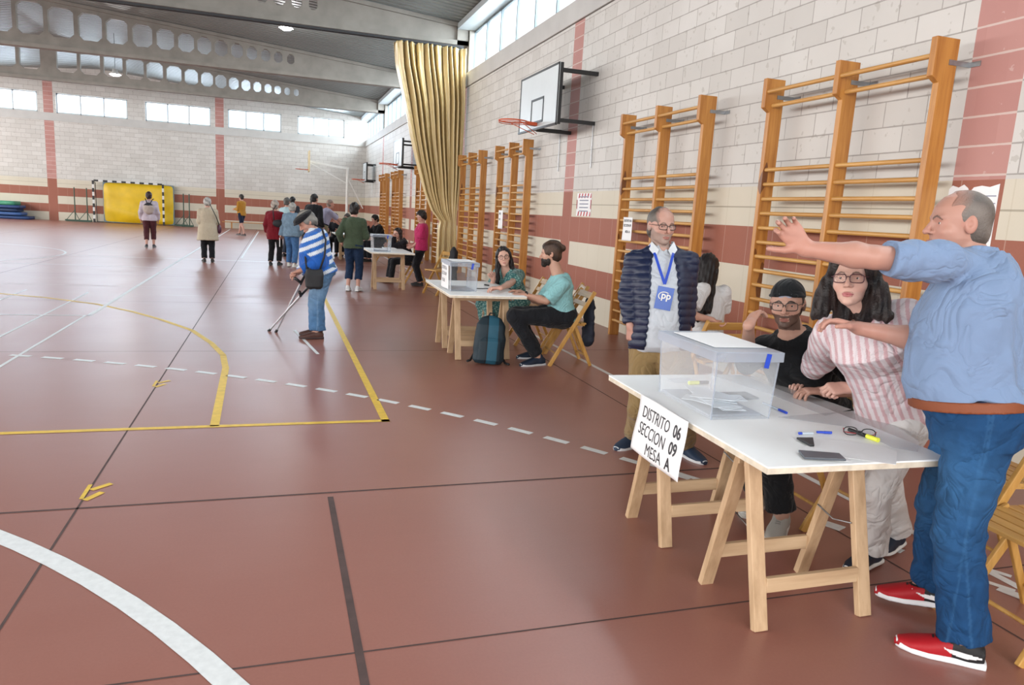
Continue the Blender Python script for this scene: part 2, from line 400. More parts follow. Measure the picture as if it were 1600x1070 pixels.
# floor markings (paint strips) and slab joints
mk = {c: MB() for c in ('w', 'y', 'k', 'f')}
def strip(c, a, b_, w, z=.0016):
    a = Vector((*a, z)); b_ = Vector((*b_, z)); d = (b_-a).normalized(); s = Vector((-d.y, d.x, 0))*w/2
    mk[c].add([a-s, b_-s, b_+s, a+s], [(0, 1, 2, 3)], False)
def arc(c, ctr, r, a0, a1, w, z=.0016, n=40):
    vs = []
    for i in range(n+1):
        a = math.radians(a0+(a1-a0)*i/n)
        for q in (r-w/2, r+w/2): vs.append((ctr[0]+q*math.cos(a), ctr[1]+q*math.sin(a), z))
    mk[c].add(vs, [(2*i, 2*i+1, 2*i+3, 2*i+2) for i in range(n)], False)
G = (-5.3, -.8)
arc('w', G, 6.0, 0, 100, .085)
for i in range(-6, 37):
    a = 70.06-1.968*i; arc('w', G, 8.95, a-.62, a+.62, .062, n=4)
strip('w', (3.245, YB), (3.245, 39.3), .05)                     # side line by the wall
strip('w', (-2.22, 10.12), (-2.17, 39), .055); strip('w', (-9.5, 10.12), (-2.2, 10.12), .05)
strip('w', (-2.27, 6.0), (-2.26, 10.1), .03, .0013); strip('w', (-2.71, 8.0), (-2.73, 12.45), .03, .0013)
strip('w', (-3.55, 9.6), (-3.6, 12.65), .03, .0013)
strip('w', (-4.9, 19.5), (3.2, 19.5), .05); strip('w', (-.86, 20.5), (-.80, 38), .05, .0018)
strip('w', (-9.9, 17.0), (-2.4, 17.0), .04); strip('w', (.22, 9.1), (.42, 7.62), .035)
strip('f', (-9.9, 13.4), (3.1, 13.4), .035); strip('f', (-3.4, 15.9), (2.4, 15.9), .03); strip('f', (-1.7, 12.3), (1.5, 12.3), .03)
strip('y', (.77, 5.12), (.77, 19.5), .06); strip('y', (-9, 5.15), (.80, 5.15), .055)
strip('y', (-.40, 5.15), (-.44, 7.0), .06)
YA = [(-.44, 7.0), (-.50, 7.6), (-.66, 8.25), (-.93, 9.05), (-1.37, 9.85), (-1.80, 10.50), (-2.36, 11.17), (-3.13, 11.77), (-3.90, 12.18), (-4.9, 12.5), (-6, 12.6), (-7.5, 12.4)]
for p, q in zip(YA, YA[1:]):
    d = Vector(q)-Vector(p); d.normalize(); strip('y', (p[0]-d.x*.01, p[1]-d.y*.01), (q[0]+d.x*.01, q[1]+d.y*.01), .058, .0015)
arc('w', (-8.0, 19.5), 3.2, -90, 90, .05)
for (x, y) in ((-.89, 4.05), (-.9, 6.43)):
    strip('y', (x-.03, y-.12), (x+.03, y-.02), .035); strip('y', (x-.03, y+.02), (x+.05, y+.10), .035); strip('y', (x-.05, y-.1), (x-.05, y+.1), .02)
for x in (-8.4, -4.66, -.93, 2.83): strip('k', (x, YB), (x, 40.3), .011, .0009)
for y in (-5.1, -1.4, 2.34, 3.83, 7.8, 11.5, 15.2, 19, 23, 27, 31, 35, 39): strip('k', (XL, y), (XR, y), .009 if y != 3.83 else .018, .0009)
strip('k', (.28, 3.77), (.28, 1.2), .03, .0012)
strip('w', (2.30, 4.0), (2.53, 3.6), .045, .0019)
for (x, y) in ((3.27, 2.33), (3.15, 2.22), (2.86, 2.95)): strip('w', (x-.05, y+.09), (x+.04, y-.07), .035, .0019)
M['pw'] = m_plain('white_line_paint', '#d9dcdc', .5, .07, 30); M['py'] = m_plain('yellow_line_paint', '#dcb63a', .5, .12, 18)
M['pk'] = m_plain('floor_joint_filler', '#4d3b38', .8, .2); M['pf'] = m_plain('worn_line_paint', '#b59d97', .5, .1, 8)
for i, (c, nm, lab) in enumerate((('w', 'pw', 'white painted court lines and dashed arc on the red floor'), ('y', 'py', 'yellow painted court lines on the red floor'), ('k', 'pk', 'dark expansion joints in the red floor'), ('f', 'pf', 'faded court lines across the red floor'))):
    tag(mk[c].build('floor_marking', M[nm]), lab, 'floor marking', kind='structure')
# ------------------------------------------------------------------ gym equipment
M['pine'] = m_wood('varnished_pine', '#bd8440', '#9c6228', True, .4)
M['rung'] = m_wood('varnished_rung', '#cb9c5c', '#b07c3e', False, .35, along=1)
M['steel'] = m_plain('zinc_bracket', '#9a9c9e', .35, .1, 20, metal=.8)
def wall_bars(ys, label, group='wooden wall bars along the side wall', top=2.92):
    """three uprights, two bays of rungs, the top pair carried forward"""
    c = (ys[0]+ys[-1])/2; t = empty('wall_bars', (XR-.19, c, 0), 0, label, 'wall bars', group)
    for y in ys:
        yy = y-c
        MB().prism([(.075, 0), (-.065, 0), (-.065, 2.62), (-.13, 2.66), (-.13, top), (.075, top)], (0, .05, 0), (0, yy-.025, 0), (1, 0, 0), (0, 0, 1)).build('upright', M['pine'], t, bevel=.004)
        mb = MB(); mb.box((.10, yy-.028, 2.76), (.20, .005, .035)); mb.box((.186, yy-.07, 2.76), (.006, .09, .035)); mb.build('wall_bracket', M['steel'], t)
    for a, b_ in zip(ys, ys[1:]):
        a, b_ = min(a, b_)-c, max(a, b_)-c
        for z, x in [(2.80, -.10), (2.68, -.035)]+[(2.10-.135*k, -.03) for k in range(15)]:
            MB().cyl((x, a+.02, z), (x, b_-.02, z), .0185, n=12).build('rung', M['rung'], t)
    return t
WB = [([5.95, 5.03, 4.12], 'large varnished pine wall bars directly behind the seated polling staff'),
      ([8.91, 7.99, 7.06], 'pine wall bars behind the man in the quilted jacket, with a paper sign'),
      ([14.73, 13.78, 12.94], 'pine wall bars behind the smiling woman in the teal dress, small paper taped on'),
      ([17.93, 16.93, 16.03], 'pine wall bars just beside the tied beige curtain'),
      ([21.1, 20.2, 19.3], 'pine wall bars half hidden behind the beige curtain'),
      ([24.0, 23.1, 22.1], 'pine wall bars between the curtain and the pale wall gap'),
      ([29.2, 28.3, 27.35], 'pine wall bars, first of the distant pair beyond the curtain'),
      ([32.7, 31.75, 30.8], 'pine wall bars, last of the row towards the end wall')]
for ys, lab in WB: wall_bars(ys, lab)

M['bboard'] = m_plain('white_backboard', '#c9d0d2', .4, .04, 2); M['blackp'] = m_plain('black_paint', '#1c1d1f', .45, .1)
M['rim'] = m_plain('orange_rim', '#c8532a', .4, .1)
def hoop(y0, y1, z0, z1, xb, label, arms=True):
    c = (y0+y1)/2; t = empty('basketball_hoop', (xb, c, z0), 0, label, 'basketball hoop', 'basketball hoops on the side wall')
    w = (y1-y0)/2; h = z1-z0; mb = MB(); mb.box((.02, 0, h/2), (.03, 2*w, h)); mb.build('backboard', M['bboard'], t)
    mb = MB()
    for s in (-1, 1): mb.box((.005, s*(w-.012), h/2), (.014, .03, h)); mb.box((.045, s*(w-.02), h/2), (.05, .045, h))
    mb.box((.005, 0, h-.012), (.014, 2*w, .03)); mb.box((.005, 0, .0), (.03, 2*w, .03)); mb.box((.045, 0, h-.03), (.05, 2*w, .05)); mb.box((.045, 0, .05), (.05, 2*w, .05))
    mb.build('board_edge', M['blackp'], t)
    mb = MB(); q = w*.31; zq = h*.12; zt = h*.52
    for s in (-1, 1): mb.box((.002, s*q, (zq+zt)/2), (.008, .035, zt-zq+.035))
    for z in (zq, zt): mb.box((.002, 0, z), (.008, 2*q, .035))
    mb.build('target_square', M['blackp'], t)
    for yy, zz in ((-w+.05, h-.1), (w-.35, h-.1), (-w+.05, .06), (w-.35, .06), (0.1, .0)):
        MB().bar((.05, yy, zz), (XR-xb-.004, yy, zz), .055, .055).build('wall_arm', M['blackp'], t)
    mb = MB()
    for yy in (-w+.05, w-.35): mb.cyl((XR-xb-.02, yy, .06), (XR-xb-.02, yy-.02, -.6), .008)
    mb.build('stay', M['steel'], t)
    mb = MB(); zr = h*.10; pts = [(-.39+.225*math.cos(a), .225*math.sin(a), zr) for a in [2*math.pi*i/28 for i in range(28)]]
    mb.tube(pts, .011, 8, True); mb.tube([(p[0], p[1], p[2]-.028) for p in pts], .006, 6, True)
    mb.bar((0, 0, zr-.02), (-.17, 0, zr-.01), .11, .05); mb.tube([(0, .06, zr-.17), (-.35, .22, zr-.01)], .006); mb.tube([(0, -.06, zr-.17), (-.35, -.22, zr-.01)], .006)
    mb.build('rim', M['rim'], t); return t
hoop(10.45, 12.22, 2.92, 3.80, 3.97, 'white backboard with orange rim high above the pilaster near the tables')
hoop(24.6, 26.4, 2.92, 3.83, 3.97, 'white backboard seen past the edge of the beige curtain')
hoop(36.2, 37.6, 2.72, 3.62, 4.15, 'small distant backboard low near the end wall corner')
# free-standing tan backboard on a white pole near the end wall
t = empty('basketball_stand', (1.35, 38.2, 0), 0, 'tan backboard on a white pole with a long arm before the end wall', 'basketball stand')
mb = MB(); mb.cyl((2.1, 0, 0), (2.1, 0, 3.4), .07); mb.box((2.1, 0, .03), (.7, .9, .06)); mb.build('pole', M['white'], t)
mb = MB(); mb.bar((2.1, 0, 3.35), (.25, 0, 3.55), .08, .10); mb.bar((2.1, 0, 2.6), (.25, 0, 3.5), .05, .05); mb.bar((2.1, 0, 2.9), (2.9, 0, 1.4), .05, .05); mb.build('arm', M['white'], t)
M['tan'] = m_plain('tan_plywood', '#c8b48a', .6, .08)
MB().box((.22, 0, 3.55), (.05, 1.3, 1.0)).build('backboard', M['tan'], t)
mb = MB(); mb.tube([(-.2+.225*math.cos(a), .225*math.sin(a), 3.15) for a in [2*math.pi*i/20 for i in range(20)]], .012, 6, True); mb.bar((.2, 0, 3.15), (0, 0, 3.15), .1, .04); mb.build('rim', M['rim'], t)

# goal with striped frame
t = empty('handball_goal', (-6.83, 40.0, 0), 0, 'black and white striped handball goal against the end wall', 'goal')
M['goalw'] = m_plain('goal_white', '#cfcfcc', .5, .05)
def striped(p, q, w, n, first):
    mbs = (MB(), MB()); p = Vector(p); q = Vector(q)
    for i in range(n): mbs[(i+first) % 2].bar(p+(q-p)*i/n, p+(q-p)*(i+1)/n, w, w, (0, 1, 0) if abs((q-p).z) < .1 else (0, 1, 0))
    return mbs
for nm, p, q, n in (('post', (-1.53, 0, 0), (-1.53, 0, 2.0), 11), ('post', (1.53, 0, 0), (1.53, 0, 2.0), 11), ('crossbar', (-1.49, 0, 2.0), (1.49, 0, 2.0), 15)):
    a, b_ = striped(p, q, .085, n, 0); o = a.build(nm, M['blackp'], t); b_.build('white_band', M['goalw'], o)
mb = MB()
for s in (-1.53, 1.53): mb.tube([(s, 0, 1.98), (s, .45, 1.9), (s, .56, .02), (s, 0, .02)], .018)
mb.tube([(-1.53, .56, .02), (1.53, .56, .02)], .018); mb.build('net_bracket', M['dark'], t)
def quiltmat(name, x0, x1, y0, y1, z0, z1, mat, label, cat, amp=.03, seed=1, under=None, lean=0, group=None):
    t = empty(name, ((x0+x1)/2, (y0+y1)/2, 0), 0, label, cat, group); rr = random.Random(seed)
    ph = [rr.uniform(0, 6) for _ in range(6)]; lx = (x1-x0)/2; ly = (y1-y0)/2
    def f(u, v):
        x = -lx+2*lx*u; z = z0+(z1-z0)*v; e = (1-abs(2*u-1)**8)*(1-abs(2*v-1)**8)
        w = math.sin(3*x+2.1*z+ph[0])*math.sin(2.2*z-x+ph[1])+.5*math.sin(7*z+1.5*x+ph[2])
        return (x, -ly*e*.9+amp*w*e, z)
    mb = MB(); mb.grid(f, 50, 36); mb.build('cover', mat, t)
    mb = MB(); mb.span((-lx*1.0, -ly*.15, z0), (lx, ly, z1)); mb.build('mat_core', under or mat, t, bevel=.03); return t
M['ymat'] = m_plain('yellow_tarpaulin', '#d9b416', .45, .08, 3); M['bgrey'] = m_plain('blue_grey_foam', '#6f8894', .8, .15, 4)
quiltmat('crash_mat', -8.02, -4.85, 40.18, 40.5, .02, 1.98, M['ymat'], 'big yellow crash mat standing upright inside the striped goal', 'mat', .04, 3, M['bgrey'])
for i, (z, x1, c, lab) in enumerate(((0, -10.95, '#25406e', 'dark blue gym mat lying lowest at the end wall'), (.17, -11.25, '#3a5c93', 'blue gym mat lying second in the low stack'), (.33, -11.4, '#1f3558', 'navy gym mat in the middle of the stack'), (.49, -11.3, '#2b4474', 'dark blue gym mat under the green one'), (.63, -11.5, '#3f8a6c', 'green gym mat sagging over the top of the blue stack'))):
    def f(u, v, z=z, x1=x1, i=i):
        a = 2*math.pi*u; cx = math.copysign(abs(math.cos(a))**.25, math.cos(a)); cy = math.copysign(abs(math.sin(a))**.25, math.sin(a))
        k = [0, 1, 1, 0][min(3, int(v*3.01))]; zz = [0.01, .01, .14, .14][min(3, int(v*3.01))]
        return ((-13.2+x1)/2+k*cx*(x1+13.2)/2, 39.95+k*cy*.55, z+zz+(.05*math.sin(1.7*cx*2+i) if i > 3 and v > .5 else 0))
    mb = MB(); mb.grid(f, 40, 4, True); tag(mb.build('gym_mat', m_plain('vinyl_%d' % i, c, .5, .12)), lab, 'mat', 'gym mats stacked by the end wall')
M['green_st'] = m_plain('green_enamel', '#2e4a3c', .5, .1)
for i, (x, y, lab) in enumerate(((-9.22, 40.2, 'green net post stand beside the brick pier'), (-8.66, 40.05, 'green net post stand between pier stand and goal'), (-4.42, 40.3, 'green net post stand beside the goal behind the yellow mat'), (-4.10, 39.8, 'green net post stand closer to the beige coated woman'))):
    t = empty('net_post', (x, y, 0), 0, lab, 'post', 'green net post stands at the end wall')
    MB().cyl((0, 0, .05), (0, 0, 1.62), .025).build('pole', M['green_st'], t)
    mb = MB(); mb.box((-.12, 0, .05), (.62, .12, .07)); mb.cyl((-.38, 0, .06), (0, 0, .55), .014); mb.cyl((.18, 0, .06), (0, 0, .45), .014)
    mb.box((-.1, -.15, .03), (.5, .06, .05)); mb.build('base', M['green_st'], t)
t = empty('wooden_bench', (-1.15, 40.15, 0), 0, 'low wooden gym bench along the end wall', 'bench'); MB().box((0, 0, .33), (2.9, .26, .035)).build('seat', M['pine'], t)
for x in (-1.0, 1.0): mb = MB(); mb.box((x, 0, .16), (.06, .22, .31)); mb.build('leg', M['pine'], t)

# tied divider curtain on its rail
mb = MB(); mb.span((-19, 18.62, 5.55), (4.45, 18.66, 5.60)); mb.span((-19, 18.5, 5.55), (4.45, 18.54, 5.60)); tag(mb.build('curtain_rail', M['dark']), 'twin dark curtain rails under the concrete beam', 'rail')
YC = 18.55
cl = [(0, q) for q in ((615, 65), (619, 100), (632, 160), (641, 210), (650, 250), (663, 300), (674, 328), (688, 346), (685, 358), (683, 390), (683, 440))]
cr = [(727, 75), (727, 160), (722, 230), (718, 290), (713, 345), (712, 390), (711, 440)]
lz = []
for _, (u, v) in cl:
    p = at(u, v, y=YC-.05); lz.append((p[2], p[0]))
lz.sort(); crz = sorted((float(at(u, v, y=YC-.05)[2]), float(at(u, v, y=YC-.05)[0])) for u, v in cr)
M['curt'] = m_plain('beige_curtain', '#d3be8c', .36, .05, 2.5, spec=.6)
def curt(u, v):
    z = .08+5.44*v; xl = float(np.interp(z, [a for a, _ in lz], [b_ for _, b_ in lz])); xr = float(np.interp(z, [a for a, _ in crz], [b_ for _, b_ in crz]))
    w = xr-xl; g = u+.012*math.sin(9*v+11*u)*(v**2); wx = xl+w*g
    amp = min(.20, .06+.055*w); ph = 2*math.pi*g*11+.9*math.sin(3*v+5*g)+(1.2*math.sin(7*g*3+9*v) if v > .62 else 0)*(v-.62)*2
    y = YC-.02+amp*(math.sin(ph)+.35*math.sin(2.3*ph+4*v))*(.55+.45*min(1, abs(z-1.7)+.25))
    if v > .97: y += .02*math.sin(ph*2)
    return (wx+.022*math.sin(ph*1.0+1.2), y, z)
mb = MB(); mb.grid(curt, 420, 120); o = mb.build('curtain', M['curt'], solid=.006); tag(o, 'tall beige divider curtain gathered and tied against the side wall', 'curtain')

# high-bay lamps, on
M['lampc'] = m_plain('lamp_housing', '#b9bab8', .4, .05); M['lampe'] = m_emit('lamp_lens', (.95, .97, 1), 60)
for (x, y, z, lab) in ((.27, 22.0, 6.22, 'lit round ceiling lamp hanging just beyond the curtain beam'), (-5.42, 30.0, 5.62, 'lit ceiling lamp hanging lower over the end of the court')):
    t = empty('ceiling_lamp', (x, y, z), 0, lab, 'lamp', 'lit hanging ceiling lamps')
    mb = MB(); mb.lathe([(.02, .20), (.08, .19), (.10, .08), (.20, 0), (.19, -.0)]); mb.build('lamp_housing', M['lampc'], t)
    MB().lathe([(0.0, -.05), (.10, -.045), (.15, -.02), (.17, .0)]).build('lens', M['lampe'], t)
    MB().cyl((0, 0, .2), (0, 0, zc(x)-z), .008).build('cable', M['dark'], t)
    l = bpy.data.lights.new('lamp_glow', 'POINT'); l.energy = 90; l.shadow_soft_size = .15; lo = bpy.data.objects.new('lamp_glow', l); lo.location = (x, y, z-.12); COL.objects.link(lo)

# ------------------------------------------------------------------ polling tables
M['raw'] = m_wood('raw_pine', '#c4a684', '#a88a68', False, .6); M['rawx'] = m_wood('raw_pine_cross', '#c6aa88', '#ad8f6e', False, .6, along=0)
def chip():
    b = MatB('white_melamine', .4, spec=.2); b.coord(); n = b.noise(3, 4)
    b.color(b.ramp(n, [(.3, srgb('#eef1f1')), (.7, srgb('#f6f8f8'))])); return b.m
M['top'] = chip(); M['edge'] = m_plain('worn_board_edge', '#cfc6b4', .6, .15, 25)
HT = .735
def trestle(cx, cy, rz, half, label, group, sp=.19):
    t = empty('trestle', (cx, cy, 0), rz, label, 'trestle', group); z1 = HT-.03; lx = half
    for sx in (-1, 1):
        for sy in (-1, 1):
            MB().bar((sx*(lx-.03), sy*sp, 0), (sx*(lx-.03), sy*.028, z1-.06), .062, .03, (0, -sy, 0)).build('leg', M['raw'], t, bevel=.003)
    for sy in (-1, 1):
        f = .16/z1; y = sy*(sp+(.028-sp)*f+.02*0); MB().box((0, y, .17), (2*lx-.12, .022, .062)).build('crossbar', M['rawx'], t, bevel=.003)
        MB().box((0, sy*.03, z1-.045), (2*lx, .03, .09)).build('top_rail', M['rawx'], t, bevel=.003)
    for sx in (-1, 1): MB().tube([(sx*(lx-.07), -sp*.52, .37), (sx*(lx-.07), 0, .345), (sx*(lx-.07), sp*.52, .37)], .0035, 6).build('spreader_wire', M['steel'], t)
    return t
def tabletop(cx, cy, rz, w, l, label, group='white board tabletops on trestles'):
    t = empty('tabletop', (cx, cy, HT-.03), rz, label, 'tabletop', group)
    MB().box((0, 0, .026), (w, l, .006)).build('laminate', M['top'], t); MB().box((0, 0, .012), (w-.001, l-.001, .022)).build('board', M['edge'], t); return t
RT = math.radians(-2.5); TC = (2.07, 2.69)
tabletop(*TC, RT, .81, 1.42, 'white polling tabletop with the hanging district sign and big ballot box')
trestle(2.06, 2.33, 0, .285, 'pale pine trestle under the near end of the signed table', 'trestles under the signed polling table')
trestle(2.06, 3.05, 0, .285, 'pale pine trestle under the far end of the signed table', 'trestles under the signed polling table', .18)
tabletop(2.06, 7.66, math.radians(-2), .80, 1.5, 'white polling tabletop between the smiling woman and the backpack')
trestle(2.11, 7.48, 0, .30, 'pale pine trestle that the teal backpack leans against', 'trestles under the middle polling table')
trestle(2.11, 8.12, 0, .30, 'pale pine trestle under the curtain end of the middle table', 'trestles under the middle polling table')
tabletop(2.04, 13.95, 0, .80, 1.4, 'small distant white tabletop in front of the pink shirted woman')
trestle(2.06, 13.95, 0, .30, 'thick pine trestle under the pink shirted woman\'s table', 'trestles under distant tables')
tabletop(2.0, 21.4, 0, .85, 1.6, 'remotest white tabletop where the man in lavender leans')
trestle(2.05, 21.3, 0, .32, 'pine trestle under the remotest polling table', 'trestles under distant tables')

M['urn'] = m_glass('clear_acrylic', (.955, .965, .975), .015, .06); M['lid'] = m_glass('milky_acrylic', (.74, .78, .84), .22, .25)
M['paper'] = m_plain('white_paper', '#e9e9ea', .7, .03, 4); M['envl'] = m_plain('envelope_paper', '#d5dce2', .7, .06, 8); M['blue'] = m_plain('blue_plastic', '#2545b5', .4, .1)
def ballot_box(cx, cy, rz, label, w=.285, l=.49, h=.275, sheet=True):
    t = empty('ballot_box', (cx, cy, HT), rz, label, 'ballot box', 'clear ballot boxes on the tables'); mb = MB(); e = .004
    def f(u, v):
        return None
    zt = h; b0 = .94
    for sx in (-1, 1): mb.add([(sx*w/2*b0, -l/2*b0, .0), (sx*w/2*b0, l/2*b0, .0), (sx*w/2, l/2, zt), (sx*w/2, -l/2, zt)], [(0, 1, 2, 3)], False)
    for sy in (-1, 1): mb.add([(-w/2*b0, sy*l/2*b0, .0), (w/2*b0, sy*l/2*b0, .0), (w/2, sy*l/2, zt), (-w/2, sy*l/2, zt)], [(0, 1, 2, 3)], False)
    mb.add([(-w/2*b0, -l/2*b0, .002), (w/2*b0, -l/2*b0, .002), (w/2*b0, l/2*b0, .002), (-w/2*b0, l/2*b0, .002)], [(0, 1, 2, 3)], False)
    mb.build('clear_wall', M['urn'], t, solid=.004)
    for sx in (-1, 1):
        for sy in (-1, 1): MB().cyl((sx*w/2*b0, sy*l/2*b0, 0), (sx*w/2, sy*l/2, zt), .0035, n=8).build('corner_edge', M['lid'], t)
    mb = MB(); mb.box((0, 0, h+.022), (w+.02, l+.02, .006)); W2, L2 = w/2+.012, l/2+.012
    for s in (-1, 1): mb.box((s*W2, 0, h+.003), (.005, 2*L2, .042)); mb.box((0, s*L2, h+.003), (2*W2, .005, .042))
    o = mb.build('lid', M['lid'], t, bevel=.002)
    MB().box((0, .02, .006), (w*.86, l*.86, .010)).build('base_tray', M['lid'], t)
    if sheet:
        mb = MB(); mb.box((.01, .01, h+.029), (w*.86, l*.72, .002)); mb.build('lid_notice', M['paper'], t)
    mb = MB(); mb.box((w/2*.55, -L2-.004, h-.012), (.022, .004, .062), Matrix.Rotation(.15, 3, 'Y')); mb.build('seal', M['blue'], t)
    return t
bx = ballot_box(1.925, 2.80, math.radians(-3), 'large clear ballot box with blue seal on the signed table', .30, .52, .275)
for i in range(9):
    a = R.uniform(-.5, .5)+(.8 if i % 3 else 0); mb = MB(); mb.box((0, 0, 0), (.11, .20, .002), Matrix.Rotation(R.uniform(-.05, .05), 3, 'X'))
    o = mb.build('envelope', M['envl'], loc=(1.925+R.uniform(-.035, .035), 2.80+R.uniform(-.11, .11), HT+.020+i*.0045)); o.rotation_euler = (0, 0, a)
    tag(o, 'white voting envelope lying flat inside the large ballot box', 'envelope', 'voting envelopes in the large ballot box')
ballot_box(1.86, 7.47, math.radians(-2), 'clear ballot box with blue seal on the smiling woman\'s table')
ballot_box(1.88, 13.75, 0, 'small distant ballot box beside the green jacket', .33, .42, .28, sheet=False)

# sign hanging over the table's edge
M['ink'] = m_plain('black_ink', '#2a2b30', .6, .05)
def frm(o, p): c, s = math.cos(RT), math.sin(RT); return (o[0]+c*p[0]-s*p[1], o[1]+s*p[0]+c*p[1])
def sheet_sign(yn, yf, x, zt, zb, lines, label, cat, name='paper_sign', size=.078, squeeze=.88, curl=.03, parent=None):
    """a sheet facing -x, text running towards the camera's end"""
    t = empty(name, (x, (yn+yf)/2, zt), 0, label, cat, 'paper notices'); w = (yf-yn)/2; h = zt-zb
    def f(u, v): return (-.006-curl*math.sin(v*1.6)**2+.004*math.sin(5*u+3*v), w-2*w*u, -h*v)
    MB().grid(f, 20, 16).build('sheet', M['paper'], t, solid=.0008)
    if lines:
        mb = MB()
        for k, (y, parts) in enumerate(lines):
            for (tx, dx, bold) in parts:
                vv = y/h; xo = -.006-curl*math.sin(vv*1.6)**2-.006
                text_mesh(mb, tx, size, (xo, w-dx, -y), (0, -1, 0), (-.0, 0, 1), bold, squeeze=squeeze)
        # wrap letters on to the curved sheet
        mb.v = [(-.006-curl*math.sin(max(0, -p[2]/h)*1.6)**2+.004*math.sin(5*((w-p[1])/(2*w))-3*p[2]/h)-.0022, p[1], p[2]) for p in mb.v]
        mb.build('lettering', M['ink'], t)
    return t
sg = sheet_sign(2.52, 2.985, 1.655, .742, .478, [(.095, [('DISTRITO', .045, False), ('06', .36, True)]), (.172, [('SECCION', .045, False), ('09', .355, True)]), (.246, [('MESA', .155, False), ('A', .345, True)])],
           'white sheet lettered DISTRITO 06 SECCION 09 MESA A hanging off the table edge', 'sign', size=.078, squeeze=.83)
sg.rotation_euler = (0, 0, RT)
sheet_sign(8.42, 8.68, 4.34, 1.60, 1.30, [(.06, [('DISTRITO 06', .02, True)]), (.12, [('SECCION 09', .02, True)]), (.2, [('MESA A', .09, True)])], 'paper notice taped on the wall bars beside the grey haired man', 'sign', size=.045, curl=.005)
sheet_sign(14.05, 14.35, 4.34, 1.62, 1.25, [(.09, [('MESA', .04, True)]), (.2, [('06 09', .04, True)])], 'small paper taped on the wall bars above the smiling woman', 'sign', size=.06, curl=.004)
sheet_sign(7.32, 7.66, 1.71, 1.00, .745, [(.06, [('DISTRITO 06', .03, False)]), (.12, [('SECCION 09', .03, False)]), (.19, [('MESA B', .06, False)])], 'white notice on the side of the middle table\'s ballot box', 'sign', size=.05, curl=.0)
# red striped warning poster and torn notice on the side wall
t = empty('warning_poster', (XR-.004, 10.62, 1.78), 0, 'small poster with red and white striped border on the block wall', 'poster')
p0 = at(902, 302, x=4.61); p1 = at(922, 338, x=4.61); t.location = (XR-.004, (p0[1]+p1[1])/2, (p0[2]+p1[2])/2); hw_, hh_ = abs(p0[1]-p1[1])/2, abs(p0[2]-p1[2])/2
MB().box((0, 0, 0), (.004, 2*hw_, 2*hh_)).build('sheet', M['paper'], t)
mb = MB(); n = 5
for i in range(n):
    y = -hw_+(i+.1)*2*hw_/n
    for z in (-hh_, hh_-.075): mb.add([(-.004, y, z), (-.004, y+.045, z), (-.004, y+.02, z+.07), (-.004, y-.025 if i else y, z+.07)], [(0, 1, 2, 3)], False)
for i in range(6):
    z = -hh_+.1+i*(2*hh_-.22)/6
    for y in (-hw_, hw_-.03): mb.add([(-.004, y, z), (-.004, y+.03, z+.02), (-.004, y+.03, z+.05), (-.004, y, z+.03)], [(0, 1, 2, 3)], False)
M['redp'] = m_plain('red_print', '#b3313a', .6, .05); mb.build('red_stripe', M['redp'], t)
mb = MB(); M['greyp'] = m_plain('grey_print', '#8c90a0', .6, .05)
for k in range(5): mb.box((-.004, 0, .12-k*.055), (.002, 2*hw_*.6, .018))
mb.build('print_line', M['greyp'], t)
t = empty('torn_notice', (XR-.004, 3.9, 1.95), 0, 'torn white notice on the brick pier behind the man in blue', 'notice')
pts = [(.195, -.62), (.195, -.04), (.17, -.015), (.12, -.03), (.08, -.01), (.045, -.035), (.03, -.07), (.0, -.03), (-.06, -.02), (-.12, -.03), (-.19, -.01), (-.195, -.62)]
MB().prism(pts, (.003, 0, 0), (0, 0, 0), (0, 1, 0), (0, 0, 1)).build('sheet', M['paper'], t)
mb = MB()
for k in range(7): mb.box((-.002, -.08, -.09-k*.05), (.001, .2, .008)); mb.box((-.002, .11, -.1-k*.05), (.001, .1, .008))
mb.build('print_line', M['greyp'], t)

# ------------------------------------------------------------------ small things on the near table
def on_table(px_, z=HT): p = at(*px_, z=z); return Vector((p[0], p[1], z))
def stick(name, a, b_, r, mats, label, cat, cap=.3, group=None):
    a = on_table(a); b_ = on_table(b_); a.z = b_.z = HT+r+.001; t = empty(name, a, 0, label, cat, group)
    d = b_-a; MB().cyl((0, 0, 0), d*(1-cap), r).build('barrel', mats[0], t); MB().cyl(d*(1-cap), d, r*1.15).build('cap', mats[1], t); return t
M['clearp'] = m_plain('clear_pen_barrel', '#b7c2cc', .25, .05); M['yel'] = m_plain('highlighter_yellow', '#dde04a', .4, .08)
stick('ballpoint_pen', (1192, 631), (1229, 647), .005, (M['clearp'], M['blue']), 'clear ballpoint pen with blue cap beside the large ballot box', 'pen', .32, 'pens on the signed table')
stick('ballpoint_pen', (1270, 679), (1248, 679), .005, (M['clearp'], M['blue']), 'clear ballpoint pen touching the paper sheets', 'pen', .2, 'pens on the signed table')
stick('ballpoint_pen', (1276, 677), (1299, 678), .005, (M['blue'], M['blue']), 'short blue pen end beyond the paper sheets', 'pen', .5, 'pens on the signed table')
stick('highlighter', (1326, 674), (1372, 691), .008, (M['blackp'], M['yel']), 'black and yellow highlighter on the eyeglasses case', 'marker', .38, 'highlighters on the signed table')
stick('highlighter', (1106, 600), (1076, 601), .009, (M['blackp'], M['yel']), 'yellow highlighter seen through the ballot box', 'marker', .5, 'highlighters on the signed table')
def slab(name, corners, th, mat, label, cat, z=HT, dz=.001, group=None):
    ps = [at(*c, z=z) for c in corners]; o = (sum(p[0] for p in ps)/len(ps), sum(p[1] for p in ps)/len(ps))
    mb = MB(); mb.prism([(p[0]-o[0], p[1]-o[1]) for p in ps], (0, 0, th)); ob = mb.build(name, mat, loc=(o[0], o[1], z+dz), bevel=min(.002, th*.3)); return tag(ob, label, cat, group)
